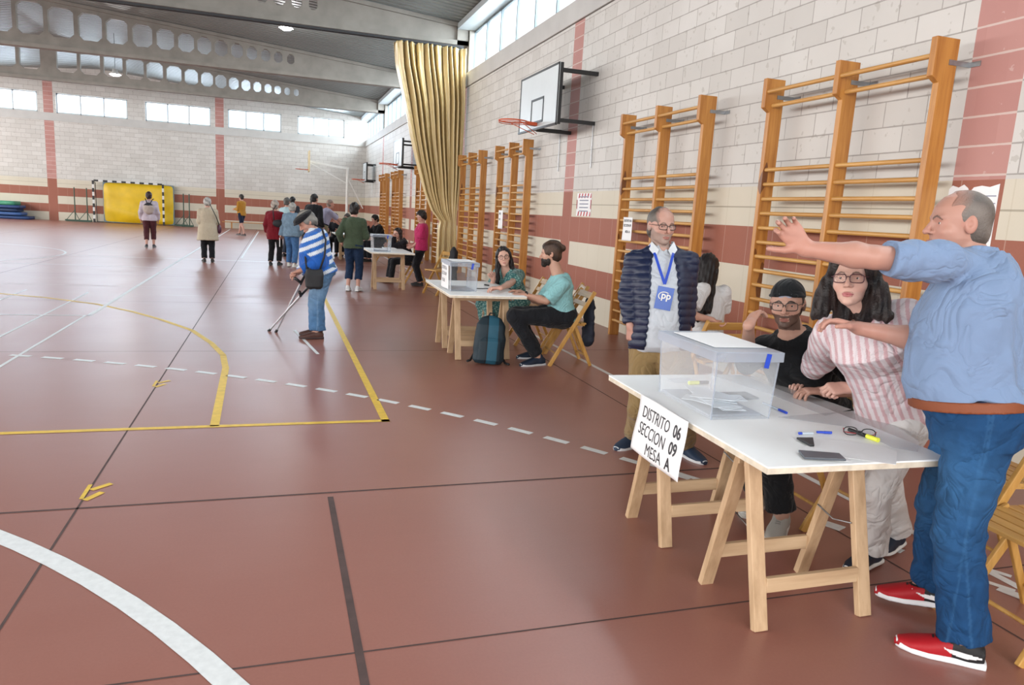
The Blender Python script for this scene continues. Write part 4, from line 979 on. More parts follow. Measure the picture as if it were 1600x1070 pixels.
class Person:
    """pose given by joint positions; limbs solved from bone lengths"""
    def __init__(p, base, label, h=1.70, pel=None, neck=None, head=None, fp=(0, 1), fc=None, look=None, roll=0, w=1., fine=.006, ffine=.003,
                 skin='#c49a86', group=None, shw=None):
        p.base = V(base[0], base[1], 0.); p.root = empty('person', tuple(p.base), 0, label, 'person', group); p.s = h/1.75; s = p.s; p.w = w; p.fine = fine; p.ff = ffine
        u3 = lambda q: unit((q[0], q[1], q[2] if len(q) > 2 else 0)); p.fp = u3(fp); p.fc = u3(fc if fc is not None else fp); p.look = unit(look if look is not None else tuple(p.fc)); p.roll = roll
        p.pel = V(pel) if pel is not None else p.base+V(0, 0, .93*s); p.neck = V(neck) if neck is not None else p.pel+V(0, 0, .53*s)
        p.U = unit(p.neck-p.pel); p.T = np.linalg.norm(p.neck-p.pel)
        p.Fc = unit(p.fc-p.U*(p.fc@p.U)); p.Sc = np.cross(p.Fc, p.U)          # Sc = person's right
        p.Sp = unit(np.cross(p.fp, V(0, 0, 1))); p.headc = V(head) if head is not None else p.neck+p.U*.155*s+p.look*.03*s
        p.hs = s if s > .9 else .9*s+.09; p.hs = 1.0*s**.5*1.0; p.hS, p.hF, p.hU = head_axes(p.look, V(0, 0, 1)+p.U*.3, roll)
        sw = (shw or .172)*s*w**.5; p.sh = {1: p.neck-p.U*.088*s+p.Sc*sw, -1: p.neck-p.U*.088*s-p.Sc*sw}    # 1 = right, -1 = left
        p.hip = {q: p.pel+p.Sp*q*.092*s-V(0, 0, .02*s) for q in (1, -1)}; p.el = {}; p.wr = {}; p.kn = {}; p.an = {}; p.ft = {}; p.handd = {}; p.skin = hexc(skin); p.hand_pts = []
    def arm(p, side, wrist, hint=None, hd=None, hn=None, pose='relaxed', elbow=None, sho=None, straight=False):
        s = p.s
        if sho is not None: p.sh[side] = V(sho)
        if straight: L = float(np.linalg.norm(V(wrist)-p.sh[side])); elbow = ik(p.sh[side], wrist, L*.53, L*.485, hint)
        p.wr[side] = V(wrist); p.el[side] = V(elbow) if elbow is not None else ik(p.sh[side], wrist, .285*s, .255*s, hint if hint is not None else -p.fc*.6-V(0, 0, .6)+p.Sc*side*.3)
        d = unit(p.wr[side]-p.el[side]) if hd is None else unit(hd); n = -p.Sc*side if hn is None else V(hn); p.handd[side] = (d, n, pose); return p
    def leg(p, side, ankle, toe=None, hint=None, knee=None, straight=False):
        s = p.s
        if straight: L = float(np.linalg.norm(V(ankle)-p.hip[side])); knee = ik(p.hip[side], ankle, L*.508, L*.498, hint if hint is not None else p.fp)
        if True: pass
        s = p.s; p.an[side] = V(ankle); p.kn[side] = V(knee) if knee is not None else ik(p.hip[side], ankle, .43*s, .415*s, hint if hint is not None else p.fp)
        p.ft[side] = unit(toe if toe is not None else p.fp); return p
    def torso(p, add=0., belly=0., bust=0., hem=-.16, top=1.0, wide=1.):
        s = p.s; w = p.w*wide; T = p.T; hb = np.interp(hem, [-.6, 0, .22], [0, 1, 2]); return [(hem*T, 0, (0 if hem < 0 else .35*belly), .165*s*w+add, .120*s*w+add+(.2 if hem < 0 else .6)*belly, 2.3), (0, 0, .0+.3*belly, .168*s*w+add, .122*s*w+add+.5*belly, 2.3), (.22*T, 0, .012*s+.7*belly, .150*s*w+add, .112*s*w+add+.7*belly, 2.3),
            (.45*T, 0, .012*s+.55*belly, .152*s*w+add, .118*s*w+add+.45*belly, 2.4), (.68*T, 0, .010*s+.2*belly+.6*bust, .165*s*w+add, .122*s*w+add+.1*belly+.5*bust, 2.5), (.84*T, 0, -.004*s, .142*s*w+add, .100*s*w+add, 2.4), (.93*T, 0, -.012*s, .098*s*w+add, .078*s*w+add, 2.2), (top*T, 0, -.012*s, .075*s*w+add*.6, .068*s*w+add*.6, 2.1)]
    def body(p, nose=1., jaw=1., chin=1., lips='#a8675c', brow='#3b2a22', hair=True, eye=(0, 0), iris='#3a2a1e', extra=None, bare_legs=True, browamt=.75, stub=None, thin=-.012, hands=True, lw=1., bald=False, feet=False):
        s = p.s; f = Field(); hs = p.hs; c = p.headc; w = p.w
        f.loft(p.pel, p.U, p.Sc, p.Fc, p.torso(thin, hem=-.14), k=.03)
        f.cone(p.neck-p.U*.03*s, c-p.hU*.055*hs-p.hF*.018*hs, .062*s*w**.5, .054*hs*w**.4, k=.03)
        for q in (1, -1):
            f.cone(p.neck-p.U*.045*s-p.Fc*.01, p.sh[q]+p.U*.010*s, .042*s, .040*s, k=.03)
            if q in p.el:
                S_, E, W_ = p.sh[q], p.el[q], p.wr[q]; m = S_+(E-S_)*.45; fa = E+(W_-E)*.28; ww = w**.7
                f.cone(S_, m, .050*s*ww, .046*s*ww, k=.02); f.cone(m, E, .046*s*ww, .036*s*ww, k=.02); f.cone(E, fa, .037*s*ww, .040*s*ww, k=.015); f.cone(fa, W_, .040*s*ww, .0255*s*ww**.5, k=.02)
                if hands:
                    d, n, pose = p.handd[q]; hp = hand(f, W_, d, n, q*1., s*1.0, pose); p.hand_pts.append(V(W_)); p.hand_pts.append(V(W_)+d*.1*s)
            if q in p.kn:
                H_, K, A_ = p.hip[q], p.kn[q], p.an[q]; lww = w*lw
                f.cone(H_, K, .078*s*lww, .052*s*lww, k=.03); cf = K+(A_-K)*.3-p.ft[q]*.012; f.cone(K, cf, .050*s*lww, .050*s*lww, k=.02); f.cone(cf, A_, .050*s*lww, .034*s, k=.02); f.cone(A_, A_+p.ft[q]*.06*s-V(0, 0, .03*s), .034*s, .03*s, k=.02)
        head_field(f, c, p.hS, p.hF, p.hU, hs, nose, jaw, chin)
        if extra: extra(f, p)
        hb = (c-V(.145, .145, .16)*hs, c+V(.145, .145, .14)*hs); boxes = [hb]; parts = []
        if hands:
            for q in (1, -1):
                if q in p.wr: o = p.wr[q]+p.handd[q][0]*.075*s; boxes.append((o-.125*s, o+.125*s))
        fineboxes = boxes if p.ff < p.fine else []
        for (l, u) in fineboxes: parts.append(f.mesh(p.ff, l, u))
        parts.append(f.mesh(p.fine, *f.bounds(), skip=fineboxes))
        sk = p.skin; lp = hexc(lips); bw = hexc(brow); A = np.array([p.hS, p.hF, p.hU])
        def colf(P):
            q = (P-c)@A.T/hs; x, y, z = np.abs(q[:, 0]), q[:, 1], q[:, 2]; col = np.tile(sk, (len(P), 1))
            def mixin(m, cc, a): col[m] = col[m]*(1-a)+cc*a
            near = (np.linalg.norm(q, axis=1) < .16)
            m = near & (y > .03) & (z < .01) & (z > -.06) & (x > .02) & (x < .06); mixin(m, sk*V(1.05, .88, .86), .35)
            m = near & (y > .092) & (x < .016) & (z < -.01); mixin(m, sk*V(1.05, .86, .84), .35)
            m = near & (x > .072) & (z < .03) & (y < .02); mixin(m, sk*V(1.05, .86, .84), .35)
            zl = -.0705+.0*x; m = near & (y > .074) & (x < .0235) & (z > zl-.0115*(1-(x/.026)**2)) & (z < zl+.009*(1-(x/.026)**2)); mixin(m, lp, .8)
            m = near & (y > .06) & (np.abs(z-.0715+.0475-.000+.012*np.clip((x-.03)/.02, -1, 1)**2) < .0042) & (x > .013) & (x < .050); mixin(m, bw, browamt)
            if stub: m = near & (z < -.006-.52*y) & (z > -.135) & (y > -.025) & ~((y > .074) & (x < .0235) & (z > -.0815) & (z < -.062)) & ~((y > .088) & (x < .03) & (z > -.048)); mixin(m, hexc(stub[0]), stub[1])
            if p.hand_pts:
                for hp in p.hand_pts: m = np.linalg.norm(P-hp, axis=1) < .10*s; mixin(m, sk*V(1.03, .90, .88), .35)
            return col
        if p.ff < .005: parts += eyes_geo(c, p.hS, p.hF, p.hU, hs, eye, iris)
        p.f = f; o = link_mesh('body', parts, M['skin'], p.root, p.base, colf); return o
    def garment(p, name, f, mat, col, h=None, colf=None, boxes=None):
        c = hexc(col) if isinstance(col, str) else V(col); cf = colf or (lambda P: np.tile(c, (len(P), 1)))
        return link_mesh(name, [f.mesh(h or p.fine)], M[mat] if isinstance(mat, str) else mat, p.root, p.base, cf)
    def top(p, col, add=.014, belly=0., bust=0., hem=-.16, sleeve=.55, sr=.012, mat='cloth', colf=None, name='shirt', fold=.004, ffreq=22, neck_r=.066, vneck=0., extra=None, h=None, wide=1., flare=0., open_front=None, cuff=None, collar=None, seed=1, topk=1.0, ret=False):
        """sleeve = share of the whole arm that is covered (1 = to the wrist)"""
        s = p.s; f = Field(); st = p.torso(add, belly, bust, hem, topk, wide)
        st = [q for q in st if q[0] >= hem*p.T-1e-6]
        if flare: st = [(a, b_, c, r1+flare*max(0, (.3*p.T-a)/p.T), r2+flare*max(0, (.3*p.T-a)/p.T), n) for a, b_, c, r1, r2, n in st]
        f.loft(p.pel, p.U, p.Sc, p.Fc, st, k=.03)
        for q in (1, -1):
            f.cone(p.neck-p.U*.05*s-p.Fc*.008, p.sh[q]+p.U*.010*s, .046*s+add*.8, .043*s+add*.6, k=.03)
            if q in p.el:
                S_, E, W_ = p.sh[q], p.el[q], p.wr[q]; ww = p.w**.7; l1 = np.linalg.norm(E-S_); l2 = np.linalg.norm(W_-E); L = sleeve*(l1+l2)
                if L <= l1:
                    e = S_+(E-S_)*(L/l1); dd = unit(E-S_); f.cone(S_-dd*.01, e+dd*.03, .053*s*ww+sr*.8, .050*s*ww+sr*(1.3 if cuff is None else cuff), k=.03, cut=[(e, dd)])
                else:
                    f.cone(S_, E, .053*s*ww+sr*.8, .043*s*ww+sr, k=.03); e = E+(W_-E)*((L-l1)/l2); dd = unit(W_-E); t = (L-l1)/l2
                    f.cone(E, e+dd*.02, .044*s*ww+sr, (.044-.016*t)*s*ww+sr*(1. if cuff is None else cuff), k=.02, cut=[(e, dd)])
        if neck_r: f.cone(p.neck-p.U*.03*s, p.headc, neck_r*s*p.w**.4, neck_r*s*1.05, k=.006, mode='s')
        if vneck:
            a = p.neck+p.Fc*.03*s; f.cone(a, a-p.U*vneck*s+p.Fc*.09*s, .055*s, .006, k=.008, mode='s')
        if collar is not None:
            f.cone(p.neck-p.U*.012*s, p.neck+p.U*collar*s+(p.headc-p.neck)*.12, (neck_r+.014)*s*p.w**.4, (neck_r+.010)*s*p.w**.4, k=.01, cut=[(p.neck+p.U*collar*s*.8, p.U)]); f.cone(p.neck-p.U*.04*s, p.headc, (neck_r+.002)*s*p.w**.4, (neck_r+.002)*s, k=.004, mode='s')
            a = p.neck+p.Fc*.07*s-p.U*.005; f.cone(a+p.U*.04*s, a-p.U*.05*s+p.Fc*.04*s, .030*s, .008*s, k=.004, mode='s')
        if extra: extra(f, p)
        if fold: f.disp = wob(seed, fold, ffreq, (1, 1, .55))
        if ret: return f
        return p.garment(name, f, mat, col, h, colf)
    def trousers(p, col, add=.014, length=1., mat='cloth', colf=None, name='trousers', fold=.004, ffreq=24, rise=.12, belly=0., thigh=1., shin=1., extra=None, h=None, seed=2, hemr=None, zst=.6):
        """length 1 = to the ankle, .5 = to the knee"""
        s = p.s; w = p.w; f = Field(); T = p.T
        f.loft(p.pel, p.U, (p.Sc+p.Sp)/np.linalg.norm(p.Sc+p.Sp), unit(p.Fc+p.fp), [(-.16*T, 0, 0, .14*s*w+add, .11*s*w+add, 2.3), (-.03*T, 0, -.005, .168*s*w+add, .124*s*w+add, 2.4), (.5*rise*T, 0, .3*belly, .163*s*w+add, .120*s*w+add+.4*belly, 2.3), (rise*T, 0, .4*belly, .156*s*w+add, .115*s*w+add+.5*belly, 2.3)], k=.03)
        for q in (1, -1):
            H_, K, A_ = p.hip[q], p.kn[q], p.an[q]; tw = w*thigh; kr = .056*s*tw+add; ar = (hemr*s if hemr else .05*s*shin)+add*.9
            if length > .55:
                f.cone(H_, K, .088*s*tw+add, kr, k=.03); t = min(1.0, (length-.5)*2); e = K+(A_-K)*t; dd = unit(A_-K); f.cone(K, e+dd*.05, kr, kr+(ar-kr)*t, k=.025, cut=[(e+dd*(.03 if length >= .99 else 0), dd)])
            else:
                t = length*2; e = H_+(K-H_)*t; dd = unit(K-H_); f.cone(H_, e+dd*.02, .09*s*tw+add, kr+.012, k=.03, cut=[(e, dd)])
            if np.linalg.norm(K[:2]-H_[:2]) > .2: f.cone(p.pel-V(0, 0, .03), H_+(K-H_)*.3, .10*s*w+add, .085*s*tw+add, k=.04)
        if extra: extra(f, p)
        if fold: f.disp = wob(seed, fold, ffreq, (1, 1, zst))
        return p.garment(name, f, mat, col, h, colf)
    def hair(p, col, t=.010, front=.062, low=-.055, k=.008, strand=.0022, extra=None, name='hair', col2=None, back=0., cutn=(0, .93, -.36), h=None, top=1., parts=None, fade=0.):
        """a cap of hair cut back from the face; front = how far the hair line comes forward"""
        hs = p.hs; c = p.headc; A = np.array([p.hS, p.hF, p.hU]); P = lambda x, y, z: c+(p.hS*x+p.hF*y+p.hU*z)*hs; n = p.hS*cutn[0]+p.hF*cutn[1]+p.hU*cutn[2]; f = Field()
        f.ell(P(0, -.016-back*.5, .032), V(.078+t, .099+t+back*.5, .088+t*1.1*top)*hs, A, k=k, cut=[(P(0, front, .05), n), (P(0, 0, low), -p.hU)])
        f.ell(P(0, -.045, -.03), V(.066+t, .062+t, .07)*hs, A, k=.02, cut=[(P(0, 0, low-.03), -p.hU+p.hF*.2), (P(0, -.015, 0), p.hF)])
        if extra: extra(f, P, A, hs)
        r = np.random.RandomState(5); kk = [r.normal(size=3)*V(240, 70, 26) for _ in range(3)]
        f.disp = lambda G: strand*sum(np.sin(((G-c)@A.T)@q) for q in kk)
        cc = hexc(col); c2 = hexc(col2) if col2 else cc*.6
        def colf(G):
            q = (G-c)@A.T; a = .5+.5*np.sin(q@kk[0]*.6+2*np.sin(q@kk[1]*.3)); o = cc*(1-a[:, None])+c2*a[:, None]
            if fade: dd = np.clip(-((G-P(0, front, .05))@n)/fade, 0, 1)[:, None]; o = p.skin*(1-dd)+o*dd
            return o
        return link_mesh(name, [f.mesh(h or max(p.ff, .0035))], M['hairm'], p.root, p.base, colf)
    def shoes(p, up, sole, **kw):
        for q in (1, -1):
            if q in p.an: shoe(p, p.an[q], p.ft[q], p.s*kw.get('size', 1.), up, sole, p.root, p.base, max(.004, p.ff), **{a: b_ for a, b_ in kw.items() if a != 'size'})
# ------------------------------------------------------------------ the people
FINE = .0062
def chk(name, p):
    if not DEBUG: return
    for q in (1, -1):
        if q in p.el: print('ARM', name, q, round(float(np.linalg.norm(p.el[q]-p.sh[q]))/p.s, 3), round(float(np.linalg.norm(p.wr[q]-p.el[q]))/p.s, 3))
        if q in p.kn: print('LEG', name, q, round(float(np.linalg.norm(p.kn[q]-p.hip[q]))/p.s, 3), round(float(np.linalg.norm(p.an[q]-p.kn[q]))/p.s, 3))
DEBUG = False
def stripes(c, dirv, per, col1, col2, duty=.5, o=(0, 0, 0), soft=.0):
    a, b_ = hexc(col1), hexc(col2); dv = unit(dirv)
    def f(P): t = ((P-V(o))@dv/per) % 1.0; return np.where((t < duty)[:, None], a, b_)
    return f
def denim(c1, c2, p):
    a, b_ = hexc(c1), hexc(c2)
    def f(P):
        k = np.zeros(len(P))
        for q in (1, -1):
            if q in p.kn:
                m = (p.hip[q]+p.kn[q])/2; k = np.maximum(k, np.exp(-np.sum((P-m-p.fp*.06)**2, 1)/.03)); k = np.maximum(k, .7*np.exp(-np.sum((P-p.kn[q]-p.fp*.05)**2, 1)/.012))
        o = a*(1-k[:, None])+b_*k[:, None]
        for q in (1, -1):
            for A_, B_ in ((p.hip[q], p.kn[q]), (p.kn[q], p.an[q])):
                t = np.clip((P-A_)@(B_-A_)/((B_-A_)@(B_-A_)), 0, 1); w = P-A_-t[:, None]*(B_-A_); m = (np.abs(w@p.fp+.012) < .0042) & ((w@p.Sp)*q > .045); o[m] = o[m]*.6+b_*.4
        return o
    return f

# ---- the man in blue, arm stretched out over the table
p = Person((2.50, 1.93), 'balding grey haired man in pale blue shirt and jeans stretching out his arm', h=1.76, pel=at(1526, 650, d=2.68), neck=at(1522, 400, d=2.66), head=at(1496, 350, d=2.66), fp=(-.74, .67), fc=(-.80, .60), look=(-.90, .44, -.02), w=1.13, fine=FINE, ffine=.003, skin='#b58878')
L_, R_ = -1, 1
p.arm(L_, at(1259, 389, d=2.56), elbow=at(1366, 402, d=2.50), sho=at(1463, 410, d=2.53), hd=at(1228, 352, d=2.56)-at(1259, 389, d=2.56), hn=-AX[2]*.85-AX[0]*.45, pose='stop')
p.arm(R_, at(1343, 513, d=2.84), elbow=at(1446, 532, d=2.82), hd=at(1300, 500, d=2.86)-at(1343, 513, d=2.84), hn=(-.2, -.1, -1), pose='droop', sho=at(1528, 420, d=2.81))
p.leg(L_, (2.445, 1.795, .085), toe=(-.74, .67), hint=(-.7, .7), straight=True); p.leg(R_, (2.62, 2.09, .13), toe=(-.70, .70, -.10), hint=(-.7, .7), straight=True); chk('blue', p)
p.body(nose=.95, jaw=1.08, chin=1.1, brow='#2d2622', iris='#2c2018', eye=(.1, 0))
def buzz(f, P, A, hs): pass
p.hair('#857d76', t=.0028, front=.058, low=-.072, k=.006, strand=.0007, col2='#6b625b', cutn=(0, .85, .50), fade=.05, name='cropped_hair')
bc = hexc('#788eae')
def shirtcol(P): return np.tile(bc, (len(P), 1))
p.top('#788eae', add=.026, belly=.058, hem=.115, sleeve=.42, sr=.010, colf=shirtcol, fold=.011, ffreq=13, neck_r=.064, cuff=1.9, collar=.035, name='short_sleeved_shirt', wide=1.0, seed=11)
p.trousers('#23507f', add=.020, length=.985, mat='denim', colf=denim('#1d4875', '#3b6c9c', p), fold=.0048, ffreq=30, belly=.05, thigh=.98, shin=1.5, hemr=.072, name='jeans', rise=.12, zst=.9)
f = Field(); o = p.pel+p.U*.055; f.loft(o, p.U, p.Sc, p.Fc, [(-.019, 0, .030, .168*p.s*p.w+.034, .122*p.s*p.w+.052, 2.3), (.019, 0, .032, .165*p.s*p.w+.034, .120*p.s*p.w+.053, 2.3)], k=0)
p.garment('leather_belt', f, 'shoem', '#7d4020', h=.005)
for q in (1, -1): shoe(p, p.an[q]+(0, 0, .0), (p.ft[q][0], p.ft[q][1], 0) if q == L_ else p.ft[q]*V(1, 1, 1), p.s*1.06, '#17171a', '#dcdde0', p.root, p.base, .0035, c_toe='#a3101c', swoosh=True)

# ---- the woman in the striped blouse, half risen
pw = Person((2.72, 2.52), 'dark haired woman in pink striped blouse and white trousers leaning on the table', h=1.63, pel=at(1404, 628, d=3.27), neck=at(1348, 481, d=3.13), head=at(1332, 436, d=3.05), fp=(-.95, -.2), fc=(-.86, -.5), look=(-.82, -.60, .10), w=.98, fine=FINE, skin='#cba393')
p = pw
p.arm(R_, at(1262, 590, z=.79), hint=(.3, .2, -.6), hd=(-.75, -.25, -.18), hn=(-.3, 0, -1), pose='droop')
p.arm(L_, at(1325, 606, z=.86), hint=(.6, -.3, -.5), hd=(-.95, .1, -.05), hn=(-.2, .5, -.9), pose='pinch', sho=None)
p.leg(R_, (2.78, 2.66, .085), toe=(-.85, -.5)); p.leg(L_, (2.80, 2.45, .085), toe=(-.9, -.42))
p.an[R_] = V(2.98, 2.63, .085); p.an[L_] = V(2.70, 2.50, .085); p.leg(R_, p.an[R_], toe=(-.9, -.35), hint=(-.8, -.4)); p.leg(L_, p.an[L_], toe=(-.93, -.25), hint=(-.9, -.3)); chk('woman', p)
p.body(nose=.95, jaw=.95, lips='#a5525a', brow='#3a2620', iris='#2a1c14', eye=(.15, .05))
def bob(f, P, A, hs):
    for sx in (-1, 1):
        f.cone(P(sx*.062, -.012, .06), P(sx*.098, -.010, -.06), .040*hs, .046*hs, k=.03); f.cone(P(sx*.102, -.018, -.06), P(sx*.118, -.012, -.135), .044*hs, .038*hs, k=.03)
        f.cone(P(sx*.118, -.01, -.12), P(sx*.145, .005, -.165), .030*hs, .022*hs, k=.03); f.cone(P(sx*.03, -.06, -.06), P(sx*.05, -.075, -.16), .05*hs, .04*hs, k=.04)
        f.cone(P(sx*.022, .055, .098), P(sx*.074, .035, .03), .022*hs, .020*hs, k=.02)
    f.ell(P(0, -.05, .0), V(.09, .07, .11)*hs, A, k=.03)
    f.ell(P(0, .075, -.135), V(.056, .10, .09)*hs, A, k=.01, mode='s')
p.hair('#2a1c18', t=.014, front=.058, low=-.06, strand=.0025, col2='#171010', extra=bob, name='wavy_hair')
specs(p.headc, p.hS, p.hF, p.hU, p.hs, p.root, p.base, m_plain('tortoise_frame', '#4a2029', .3, .2))
sc = stripes(p, p.Sc*1.0, .034, '#d9cfd2', '#c9a6aa', .56, p.pel)
p.top('#d8c9cc', add=.024, bust=.045, hem=-.22, sleeve=.72, sr=.034, colf=sc, fold=.007, ffreq=17, neck_r=.060, vneck=.17, name='striped_blouse', flare=.05, cuff=.9, seed=5, h=.0042)
p.trousers('#c9c6c4', add=.016, length=.97, fold=.005, ffreq=24, thigh=1.0, hemr=.062, shin=1.3, name='white_trousers')
p.shoes('#1b2434', '#d8d8d6', size=1.0)
mb = MB(); w0 = p.wr[R_]+p.handd[R_][0]*-.01-p.base; aa, bb = unit(np.cross(p.handd[R_][0], (0, 0, 1))), None; bb = np.cross(aa, p.handd[R_][0])
mb.tube([tuple(w0+(aa*math.cos(t)*.031+bb*math.sin(t)*.025)) for t in [i*math.pi/8 for i in range(16)]], .0025, 6, True); mb.build('bracelet', M['dark'], p.root)

# ---- the young man in the cap
p = Person((2.80, 3.10), 'young bearded man in black T-shirt and backward cap resting his head on his hand', h=1.74, pel=(2.84, 3.12, .545), neck=at(1236, 520, d=3.80), head=at(1230, 475, d=3.72), fp=(-.97, -.15), fc=(-.90, -.42), look=(-.72, -.69, -.04), w=1.05, fine=FINE, skin='#b58d7b')
p.arm(R_, at(1199, 487, d=3.52), elbow=at(1168, 566, z=.785), hd=(.30, -.1, 1.0), hn=(.8, -.35, -.2), pose='relaxed', sho=None)
p.wr[R_] = V(at(1170, 508, d=3.52)); p.handd[R_] = (unit(at(1190, 472, d=3.62)-at(1170, 508, d=3.52)), V(.75, -.1, -.5), 'relaxed')
p.arm(L_, at(1290, 612, z=.78), hint=(.6, -.5, -.5), hd=(-.9, .3, 0), hn=(0, 0, -1), pose='relaxed')
p.leg(R_, (2.60, 3.22, .085), toe=(-.85, -.55), hint=(-1, 0, .8)); p.leg(L_, (2.52, 2.93, .085), toe=(-.75, -.66), hint=(-1, 0, .8)); chk('cap', p)
p.body(nose=1.05, jaw=1.0, lips='#8d5148', brow='#15100e', browamt=.95, iris='#20150f', stub=('#2a1d18', .8))
def beard(f, P, A, hs):
    f.ell(P(0, .015, -.058), V(.0672, .078, .060)*hs, A, k=.01, cut=[(P(0, 0, -.045), p.hU), (P(0, .005, 0), -p.hF)])
    f.ell(P(0, .078, -.098), V(.026, .020, .020)*hs, A, k=.01); f.cone(P(-.022, .088, -.0585), P(.022, .088, -.0585), .0048*hs, k=.004)
    for sx in (-1, 1): f.cone(P(sx*.026, .085, -.06), P(sx*.028, .083, -.085), .0045*hs, k=.004); f.cone(P(sx*.067, .01, -.0), P(sx*.066, .018, -.06), .008*hs, k=.01)
    f.ell(P(0, .096, -.073), V(.021, .014, .0085)*hs, A, k=.003, mode='s')
def facial(p, fn, col, strand=.0012, name='beard'):
    hs = p.hs; c = p.headc; A = np.array([p.hS, p.hF, p.hU]); P = lambda x, y, z: c+(p.hS*x+p.hF*y+p.hU*z)*hs; f = Field(); fn(f, P, A, hs)
    r = np.random.RandomState(3); kk = [r.normal(size=3)*250 for _ in range(3)]; f.disp = lambda G: strand*sum(np.sin(((G-c)@A.T)@q) for q in kk)
    cc = hexc(col); return link_mesh(name, [f.mesh(.003)], M['hairm'], p.root, p.base, lambda G: np.tile(cc, (len(G), 1))*(.8+.4*(np.sin(G@kk[0]*2)[:, None]*.5+.5)))
p.hair('#17110f', t=.004, front=.035, low=-.06, strand=.001)
def capf(f, P, A, hs):
    f.ell(P(0, -.014, .038), V(.087, .108, .094)*hs, A, k=.0, cut=[(P(0, 0, .036), -p.hU+p.hF*.10)])
    f.ell(P(0, .055, .035), V(.042, .06, .020)*hs, A, k=.004, mode='s')
    f.ell(P(0, -.135, .022), V(.070, .055, .010)*hs, A, k=.006)
    f.cone(P(-.050, .074, .052), P(.050, .074, .052), .0075*hs, k=.004); f.cone(P(-.05, .072, .052), P(-.082, .02, .045), .0075*hs, k=.004); f.cone(P(.05, .072, .052), P(.082, .02, .045), .0075*hs, k=.004)
f = Field(); hs = p.hs; A = np.array([p.hS, p.hF, p.hU]); PP = lambda x, y, z: p.headc+(p.hS*x+p.hF*y+p.hU*z)*hs; capf(f, PP, A, hs)
cap = p.garment('cap', f, 'cloth', '#16191c', h=.0035)
mb = MB(); cc = PP(0, .0835, .052)-p.base; mb.add([cc-p.hS*.030+p.hU*.010, cc+p.hS*.030+p.hU*.010, cc+p.hS*.030-p.hU*.010, cc-p.hS*.030-p.hU*.010], [(0, 1, 2, 3)], False); o = mb.build('cap_label', M['greyp'], p.root, solid=.002)
specs(p.headc, p.hS, p.hF, p.hU, p.hs, p.root, p.base, hh=.020, w=.028)
p.top('#101114', add=.018, hem=-.14, sleeve=.46, sr=.022, fold=.005, ffreq=18, neck_r=.060, name='t_shirt', seed=8)
p.trousers('#0f1013', add=.018, length=.96, fold=.004, hemr=.06, name='black_trousers')
p.shoes('#a9a8a2', '#c9c8c4', size=1.08)

# ---- the man in the quilted jacket
p = Person((2.48, 4.12), 'grey haired man with glasses in navy quilted jacket and blue lanyard', h=1.69, pel=at(1030, 540, d=4.80), neck=at(1034, 389, d=4.76), head=at(1033, 353, d=4.72), fp=(-.45, -.89), fc=(-.38, -.92), look=(.0, -1, -.04), w=1.08, fine=FINE, skin='#b88f80')
p.arm(R_, at(985, 508, d=4.74), straight=True, hint=(-.3, .9, 0), hd=(.05, -.1, -1), hn=(.9, .2, 0), pose='relaxed'); p.arm(L_, at(1074, 512, d=4.70), straight=True, hint=(.3, .9, 0), hd=(-.1, -.1, -1), hn=(-.9, -.3, 0), pose='relaxed')
p.leg(R_, (2.41, 4.36, .08), toe=(-.9, -.45)); p.leg(L_, (2.66, 4.12, .08), toe=(.15, -1)); chk('puffer', p)
p.body(nose=1.2, jaw=1.05, lips='#9c6259', brow='#57493f', eye=(.25, 0), iris='#2c2018', stub=('#8f867e', .6))
p.hair('#7b746c', t=.006, front=.060, low=-.055, strand=.0014, col2='#57504a', fade=.018, cutn=(0, .90, .43), name='grey_hair')
def gb(f, P, A, hs):
    f.ell(P(0, .015, -.060), V(.0645, .0775, .057)*hs, A, k=.01, cut=[(P(0, 0, -.05), p.hU), (P(0, .03, 0), -p.hF)]); f.ell(P(0, .078, -.098), V(.022, .018, .016)*hs, A, k=.01)
    f.cone(P(-.02, .088, -.0585), P(.02, .088, -.0585), .0045*hs, k=.004); f.ell(P(0, .096, -.073), V(.019, .014, .0075)*hs, A, k=.003, mode='s')
specs(p.headc, p.hS, p.hF, p.hU, p.hs, p.root, p.base, hh=.016)
p.top('#c4cbd3', add=.012, belly=.06, hem=-.055, sleeve=.12, fold=.004, neck_r=.060, collar=.045, name='white_polo_shirt')
def openf(f, p):
    a = p.neck+p.Fc*.2; b_ = p.pel+p.Fc*.22-p.U*.12; f.cone(a+p.U*.06, a-p.U*.35*1.0, .085, .088, k=.02, mode='s', flat=(p.Fc, 2.2)); f.cone(a-p.U*.35, b_, .085, .12, k=.02, mode='s', flat=(p.Fc, 1.8))
f = p.top('#1b2a4a', add=.030, belly=.055, hem=-.03, sleeve=.97, sr=.022, fold=.003, neck_r=.078, name='quilted_jacket', extra=openf, ret=True, cuff=.8, topk=1.03)
bs = f.disp
def quilt(G):
    z = (G-p.pel)@p.U; sgn = ((G-p.pel)@p.Sc); return bs(G)+.0075*(1-np.abs(np.sin(z*math.pi/.048+.4*np.sin(sgn*9)))**.7)-.003
f.disp = quilt; p.garment('quilted_jacket', f, 'puffer', '#0f1c3c', h=.0052)
p.trousers('#8d7650', add=.020, length=.98, fold=.005, hemr=.065, belly=.05, name='khaki_trousers')
p.shoes('#22334a', '#d3d6d9', size=1.1)
mb = MB(); nb = p.base; q0 = p.neck; F_ = p.Fc; bz = lambda x, z, y: tuple(q0+p.Sc*x+p.U*z+F_*y-nb)
for sx in (-1, 1):
    pts = [bz(sx*.07, .03, -.02), bz(sx*.078, .015, .05), bz(sx*.055, -.05, .125), bz(sx*.03, -.14, .165), bz(.0, -.235, .195)]
    for a, b_ in zip(pts, pts[1:]): mb.bar(a, b_, .017, .003, tuple(F_))
mc = MB()
